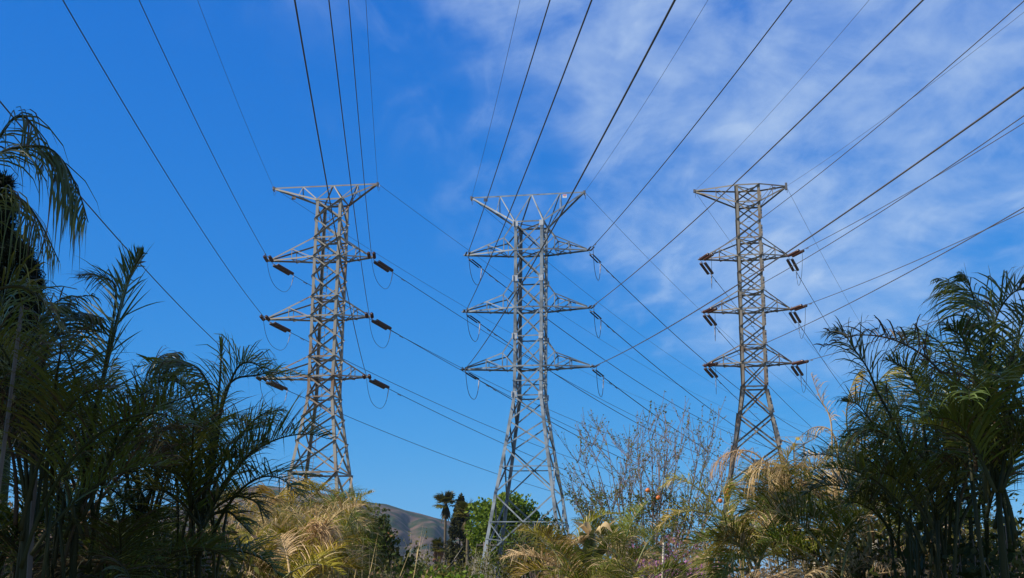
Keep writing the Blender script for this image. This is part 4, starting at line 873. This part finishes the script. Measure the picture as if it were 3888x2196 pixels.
# stakes
stake('slanting weathered stake at the far left edge', at(16 - 15, 1640, 6.3) - V((0.02, 0, 1.9)), at(84, 1160, 6.3), 0.011, 'bark')
stake('upright square weathered stake near the left edge', V((at(152, 2233, 6.9).x, 6.9, 0)), at(163, 1268, 6.9), 0.018, 'bark')
stake('grey stake behind the spiky left palm', V((at(346, 2233, 8.2).x, 8.2, 0)), at(336, 1580, 8.2), 0.02, 'bark')
stake('brown stake half hidden between the left palms', V((at(424, 2233, 9).x, 9, 0)), at(412, 1920, 9), 0.018, 'bark')
stake('thin sunlit stake with a red orange tape band', V((at(594, 2233, 14).x, 14, 0)), at(590, 1958, 14), 0.018, 'wood_w', tape=0.86)
stake('thin pale stake leaning beside the pink blossom', V((at(2488, 2225, 16).x, 16, 0)), at(2520, 2060, 16), 0.014, 'wood_w')
stake('white painted post among the right palm stems', V((at(3312, 2233, 14).x, 14, 0)), at(3318, 2040, 14), 0.045, 'wood_w', sq=False, cat='post', name='wooden_post')
stake('brown wooden post between the right palms', V((at(3588, 2233, 13).x, 13, 0)), at(3594, 1965, 13), 0.036, 'wood', sq=False, cat='post', name='wooden_post')
stake('pale thin stake in the straw plants on the right', V((at(3020, 2233, 12.4).x, 12.4, 0)), at(3100, 2020, 12.4), 0.018, 'wood_w')
stake('dark thin stake with a green tie beside the pink blossom', V((at(2715, 2233, 17).x, 17, 0)), at(2672, 2030, 17), 0.018, 'bark')
# sunlit golden palms, centre left
G_G = 'golden green sunlit palms'
palm('golden palm arching to the right below the rusty tower', gxy(720, 14), crown_at(705, 1370, 14), [
    K(14, (675, 1380), (720, 1310), (775, 1280), (837, 1284), (880, 1318), (905, 1370), ll=0.55, n=50, vee=0.1, droop=1.0),
    K(14, (690, 1380), (720, 1280), (770, 1235), (822, 1235), (860, 1262), ll=0.5, n=46, vee=0.3, droop=0.9),
    K(14, (690, 1380), (690, 1280), (720, 1225), (770, 1210), (815, 1222), ll=0.45, n=40, vee=0.4, droop=0.6), K(14.2, (680, 1390), (640, 1290), (600, 1250), (560, 1260), ll=0.5, n=40, droop=0.9),
    K(13.6, (700, 1390), (770, 1330), (830, 1330), (880, 1380), ll=0.5, n=44, droop=1.1), K(13.8, (690, 1380), (700, 1300), (690, 1240), (660, 1220), ll=0.45, n=40, droop=0.6)], nrand=12, L=(0.5, 1.0), el=(15, 75), lm='leaf_gold', rm='rachis_g', seed=111, n=46, dead=0.35, group=G_G, ll=0.5, leafdroop=0.9, lw=0.012)
palm('golden palm with straw coloured dead leaves, lower middle left', gxy(770, 12.5), crown_at(770, 1420, 12.5), [K(12.5, (770, 1430), (790, 1350), (815, 1335), (850, 1360), m='straw', ll=0.45, droop=1.4), K(12.5, (765, 1430), (760, 1350), (780, 1320), (815, 1330), (835, 1390), ll=0.45, m='straw', droop=1.4)], nrand=13, L=(0.5, 0.9), el=(5, 75), lm='leaf_gold', rm='rachis_g', seed=112, n=46, dead=0.3, group=G_G, ll=0.42, leafdroop=0.9)
palm('green gold palm at the bottom left of the rusty tower', gxy(620, 13), crown_at(615, 1410, 13), [], nrand=14, L=(0.5, 0.95), el=(10, 80), lm='leaf_green', rm='rachis_g', seed=113, n=46, dead=0.25, group=G_G, ll=0.45, leafdroop=0.8, stems=3)
palm('green gold palm right of the others below the hill', gxy(850, 15), crown_at(846, 1400, 15), [K(15, (846, 1410), (880, 1300), (908, 1268), (932, 1288), m='leaf_gold', ll=0.3, droop=1.2)], nrand=14, L=(0.4, 0.8), el=(10, 75), lm='leaf_green', rm='rachis_g', seed=114, dead=0.2, group=G_G, ll=0.45, leafdroop=1.0)
palm('feathery distant palm top at the left end of the hill', gxy(885, 30), crown_at(882, 1325, 30), [], nrand=15, L=(0.5, 0.8), el=(10, 80), droop=(0.9, 1.7), lm='leaf_green', rm='rachis_g', seed=115, dead=0.15, group=G_G, ll=0.45, lw=0.016, leafdroop=1.1)
palm('green palm behind the golden ones under the rusty tower legs', gxy(800, 22), crown_at(800, 1330, 22), [], nrand=14, L=(0.8, 1.4), el=(20, 80), lm='leaf_green', rm='rachis_g', seed=116, dead=0.25, group=G_G, ll=0.55, lw=0.016, leafdroop=0.9)
palm('straw tipped palm low at the bottom edge, middle left', gxy(690, 11.5), crown_at(690, 1470, 11.5), [], nrand=12, L=(0.5, 0.95), el=(5, 80), lm='leaf_gold', rm='rachis_g', seed=117, n=46, dead=0.35, group=G_G, ll=0.36, leafdroop=0.8)
# golden palms right of the middle tower
palm('golden bushy palm right of the middle tower foot', gxy(1425, 17), crown_at(1425, 1440, 17), [], nrand=16, L=(0.7, 1.2), el=(10, 85), lm='leaf_gold', rm='rachis_g', seed=121, n=46, dead=0.1, group=G_G, ll=0.42, leafdroop=0.8)
palm('golden feathery palm beside the broad leaved plant', gxy(1540, 18), crown_at(1545, 1420, 18), [K(18, (1545, 1430), (1540, 1370), (1528, 1310), ll=0.35, n=36, droop=0.4), K(18, (1545, 1430), (1580, 1360), (1610, 1345), (1640, 1365), ll=0.4, n=36, droop=0.9)], nrand=15, L=(0.7, 1.3), el=(10, 85), lm='leaf_green', rm='rachis_g', seed=122, n=46, dead=0.12, group=G_G, ll=0.42, leafdroop=0.8)
palm('green palm low below the budding bare tree', gxy(1620, 15.5), crown_at(1610, 1450, 15.5), [], nrand=15, L=(0.6, 1.1), el=(5, 80), lm='leaf_green', rm='rachis_g', seed=123, group=G_G, ll=0.4, leafdroop=0.6)
palm('golden palm low in front of the broad leaved plant', gxy(1470, 16), crown_at(1470, 1490, 16), [], nrand=14, L=(0.6, 1.0), el=(5, 80), lm='leaf_green', rm='rachis_g', seed=125, n=46, dead=0.15, group=G_G, ll=0.4, leafdroop=0.9)
palm('yellowish arching palm in front of the right tower base', gxy(1860, 14.5), crown_at(1870, 1330, 14.5), [
    K(14.5, (1860, 1340), (1800, 1275), (1750, 1225), (1700, 1205), (1665, 1225), ll=0.42, n=44, vee=0.2, droop=1.1, m='leaf_gold', bent=0.3), K(14.5, (1870, 1340), (1800, 1300), (1740, 1285), (1690, 1300), (1655, 1330), ll=0.4, n=40, m='leaf_gold', droop=1.1),
    K(14.3, (1860, 1340), (1830, 1270), (1820, 1230), (1840, 1215), ll=0.36, n=36, droop=0.8)], nrand=12, L=(0.35, 0.7), el=(0, 60), lm='leaf_green', rm='rachis_g', seed=126, dead=0.1, group=G_G, ll=0.45, leafdroop=0.8)
# straw topped palms right of the right tower
Y = 12.5
palm('tall palm topped with bleached straw leaves arching left', gxy(1985, Y), crown_at(1985, 1300, Y), [
    K(Y, (1985, 1310), (1960, 1215), (1905, 1145), (1850, 1135), (1805, 1160), (1785, 1200), ll=0.42, n=50, vee=0.0, droop=1.8, m='straw', lw=0.009, miss=0.25), K(Y, (1990, 1310), (1985, 1215), (1950, 1170), (1900, 1170), (1865, 1210), ll=0.42, n=46, vee=0, droop=1.7, m='straw', lw=0.01, miss=0.2),
    K(Y - .3, (1995, 1310), (2040, 1230), (2065, 1200), (2085, 1235), (2090, 1320), ll=0.46, n=44, vee=0, droop=2.2, m='straw', lw=0.011, miss=0.2), K(Y - .4, (1985, 1330), (2000, 1260), (2025, 1240), (2045, 1280), (2050, 1370), ll=0.46, n=44, vee=0, droop=2.2, m='straw', lw=0.012, miss=0.2), K(Y - .2, (1985, 1310), (1960, 1210), (1925, 1180), (1895, 1200), (1880, 1260), ll=0.46, n=44, vee=0, droop=2.2, m='straw', lw=0.010, miss=0.2),
    K(Y, (1985, 1310), (1990, 1220), (1980, 1160), (2000, 1120), ll=0.4, n=44, vee=0.3, droop=0.9, m='leaf_gold'), K(Y - .2, (1990, 1310), (2030, 1220), (2050, 1180), (2085, 1180), ll=0.4, n=40, droop=1.2, m='leaf_gold'),
    K(Y - .2, (1990, 1310), (2010, 1240), (2035, 1215), (2060, 1250), (2070, 1330), ll=0.42, n=44, droop=1.8, m='straw', lw=0.012), K(Y - .3, (1980, 1310), (1985, 1230), (1970, 1190), (1940, 1220), (1935, 1290), ll=0.4, n=40, droop=1.8, m='straw', lw=0.011),
    K(Y, (1985, 1320), (1920, 1260), (1870, 1255), (1840, 1300), ll=0.45, n=44, droop=0.9), K(Y, (1985, 1320), (1930, 1290), (1890, 1310), (1860, 1370), ll=0.45, n=44, droop=0.9, m='leaf_gold')], nrand=16, L=(0.35, 0.75), el=(0, 80), lm='leaf_green', rm='rachis_g', seed=131, dead=0.25, group=G_G, ll=0.5, leafdroop=0.8, stems=3)
palm('golden drooping palm low below the straw topped palm', gxy(1900, 11), crown_at(1905, 1420, 11), [K(11, (1905, 1430), (1880, 1370), (1840, 1350), (1805, 1385), (1790, 1430), ll=0.4, n=46, m='leaf_gold', droop=1.2), K(11, (1905, 1430), (1930, 1370), (1975, 1355), (2010, 1395), ll=0.4, n=44, m='leaf_gold', droop=1.2)], nrand=14, L=(0.4, 0.75), el=(0, 80), lm='leaf_green', rm='rachis_g', seed=132, n=46, dead=0.2, group=G_G, ll=0.4, leafdroop=0.9)
palm('reddish stemmed palm with dry tips at the edge of the dark right palms', gxy(2110, 11.8), crown_at(2108, 1330, 11.8), [
    K(11.8, (2108, 1340), (2105, 1260), (2112, 1200), (2125, 1160), ll=0.32, n=34, m='straw', droop=0.8), K(11.8, (2108, 1340), (2120, 1240), (2150, 1180), (2175, 1210), ll=0.36, n=36, m='straw', droop=1.5),
    K(11.8, (2110, 1340), (2095, 1180), (2090, 1060), (2062, 1000), (2040, 940), ll=0.22, n=30, m='straw', droop=1.0, miss=0.4, start=0.5, lw=0.008), K(11.8, (2110, 1340), (2110, 1180), (2095, 1090), (2050, 1075), (2005, 1105), ll=0.2, n=24, m='straw', droop=1.3, miss=0.5, start=0.5, lw=0.008)], nrand=14, L=(0.4, 0.8), el=(0, 75), lm='leaf_green', rm='rachis_g', seed=133, dead=0.35, group=G_G, ll=0.42, leafdroop=0.8, stems=3)
palm('yellow green palm lit from the left behind the dark right palms', gxy(2190, 11), crown_at(2185, 1290, 11), [
    K(11, (2185, 1300), (2150, 1160), (2130, 1060), (2140, 980), (2165, 930), ll=0.42, n=44, m='leaf_gold', droop=0.9), K(11, (2190, 1300), (2175, 1120), (2190, 1000), (2240, 930), (2290, 925), ll=0.42, n=44, m='leaf_gold', droop=0.9),
    K(11.1, (2190, 1300), (2220, 1140), (2260, 1030), (2310, 980), ll=0.42, n=44, m='leaf_gold', droop=0.8), K(10.8, (2185, 1300), (2140, 1200), (2110, 1130), (2090, 1150), ll=0.4, n=36, m='leaf_green', droop=1.2)], nrand=12, L=(0.6, 1.1), el=(20, 80), lm='leaf_green', rm='rachis_g', seed=134, dead=0.2, group=G_G, ll=0.46, leafdroop=0.8, stems=4)
palm('olive palm low at the foot of the reddish stemmed palm', gxy(2080, 10.5), crown_at(2080, 1440, 10.5), [], nrand=14, L=(0.5, 1.0), el=(0, 80), lm='leaf_green', rm='rachis_g', seed=135, dead=0.3, group=G_G, ll=0.38, leafdroop=0.8)
# dark right foreground palms
G_D = 'dark palms in the right foreground'
Y = 8.4
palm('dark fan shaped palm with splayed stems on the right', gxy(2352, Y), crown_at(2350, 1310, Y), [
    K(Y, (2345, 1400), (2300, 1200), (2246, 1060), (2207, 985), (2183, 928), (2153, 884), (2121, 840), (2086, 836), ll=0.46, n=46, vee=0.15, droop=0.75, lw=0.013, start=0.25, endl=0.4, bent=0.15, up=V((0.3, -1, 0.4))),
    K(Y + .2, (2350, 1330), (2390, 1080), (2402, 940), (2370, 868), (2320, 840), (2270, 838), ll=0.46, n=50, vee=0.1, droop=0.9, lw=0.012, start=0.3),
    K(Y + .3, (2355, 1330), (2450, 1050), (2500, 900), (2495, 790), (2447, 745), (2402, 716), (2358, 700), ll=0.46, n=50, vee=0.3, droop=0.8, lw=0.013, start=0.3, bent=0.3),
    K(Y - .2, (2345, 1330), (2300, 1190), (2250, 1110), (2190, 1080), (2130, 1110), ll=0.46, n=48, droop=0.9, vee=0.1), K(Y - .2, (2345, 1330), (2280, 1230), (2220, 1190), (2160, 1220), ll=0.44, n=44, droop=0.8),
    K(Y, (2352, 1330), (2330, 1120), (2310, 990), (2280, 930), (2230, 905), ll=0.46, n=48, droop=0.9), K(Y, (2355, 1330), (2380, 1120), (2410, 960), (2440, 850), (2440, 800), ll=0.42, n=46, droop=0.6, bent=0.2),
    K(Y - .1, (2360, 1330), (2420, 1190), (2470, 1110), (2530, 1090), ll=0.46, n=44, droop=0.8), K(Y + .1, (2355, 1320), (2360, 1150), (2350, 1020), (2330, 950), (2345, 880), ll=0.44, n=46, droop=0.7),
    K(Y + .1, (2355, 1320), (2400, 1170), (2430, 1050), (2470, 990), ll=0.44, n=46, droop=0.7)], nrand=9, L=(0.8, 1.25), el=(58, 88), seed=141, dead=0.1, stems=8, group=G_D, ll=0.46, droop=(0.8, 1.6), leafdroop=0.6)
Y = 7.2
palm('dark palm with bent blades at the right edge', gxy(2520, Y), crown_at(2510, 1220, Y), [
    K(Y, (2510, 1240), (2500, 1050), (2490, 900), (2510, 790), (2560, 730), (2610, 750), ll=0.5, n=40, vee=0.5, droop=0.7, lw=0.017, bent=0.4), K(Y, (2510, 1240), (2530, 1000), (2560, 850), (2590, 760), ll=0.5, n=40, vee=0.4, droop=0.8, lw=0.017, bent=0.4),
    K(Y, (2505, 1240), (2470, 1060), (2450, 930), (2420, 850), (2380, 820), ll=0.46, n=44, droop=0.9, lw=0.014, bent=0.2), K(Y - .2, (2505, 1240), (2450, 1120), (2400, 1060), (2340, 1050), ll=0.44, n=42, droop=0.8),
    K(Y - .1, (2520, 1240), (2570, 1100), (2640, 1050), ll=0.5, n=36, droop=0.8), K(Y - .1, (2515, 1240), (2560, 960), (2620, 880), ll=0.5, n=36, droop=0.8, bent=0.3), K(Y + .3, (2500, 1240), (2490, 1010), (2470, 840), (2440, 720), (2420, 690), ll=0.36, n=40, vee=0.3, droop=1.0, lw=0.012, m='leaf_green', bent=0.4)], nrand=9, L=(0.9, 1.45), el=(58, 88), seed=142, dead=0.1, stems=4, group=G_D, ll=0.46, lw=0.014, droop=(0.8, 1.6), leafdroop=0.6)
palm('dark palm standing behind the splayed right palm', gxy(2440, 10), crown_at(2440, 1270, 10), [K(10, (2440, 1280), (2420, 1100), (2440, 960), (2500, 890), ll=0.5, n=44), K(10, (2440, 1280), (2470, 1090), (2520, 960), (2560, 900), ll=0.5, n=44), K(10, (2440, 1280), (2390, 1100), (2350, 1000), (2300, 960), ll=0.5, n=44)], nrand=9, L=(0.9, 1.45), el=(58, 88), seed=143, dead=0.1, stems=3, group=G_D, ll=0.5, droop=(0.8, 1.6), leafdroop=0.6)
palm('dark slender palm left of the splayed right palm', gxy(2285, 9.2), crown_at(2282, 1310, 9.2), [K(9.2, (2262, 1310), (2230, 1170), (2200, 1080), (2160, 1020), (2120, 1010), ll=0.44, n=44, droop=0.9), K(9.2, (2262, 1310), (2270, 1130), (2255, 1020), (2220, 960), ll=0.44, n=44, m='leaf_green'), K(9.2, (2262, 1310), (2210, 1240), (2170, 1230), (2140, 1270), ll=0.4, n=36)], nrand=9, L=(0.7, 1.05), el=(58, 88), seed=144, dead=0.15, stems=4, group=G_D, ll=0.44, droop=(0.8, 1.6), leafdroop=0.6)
# dark leafy bush and railing between the right palms
shrub('dark broad leaved bush between the right palm stems', gxy(2425, 8.8), at(2425 * U, 1268 * U, 8.8).z, 0.9, 'fol_dark', sm='twig', nst=9, nleaf=1500, ls=0.05, seed=151, depth=2, r=0.012, leafspread=0.06, flare=0.6)
shrub('dark low bush at the bottom right corner', gxy(2500, 9.2), at(2500 * U, 1390 * U, 9.2).z, 0.8, 'fol_dark', sm='twig', nst=8, nleaf=900, ls=0.045, seed=152, depth=2, r=0.012, leafspread=0.06, flare=0.7)
shrub('olive small leaved bush at the foot of the straw plants', gxy(2120, 13), at(2120 * U, 1370 * U, 13).z, 1.6, 'fol_olive', sm='twig', nst=10, nleaf=1800, ls=0.05, seed=153, depth=2, r=0.012, leafspread=0.1, flare=0.7)
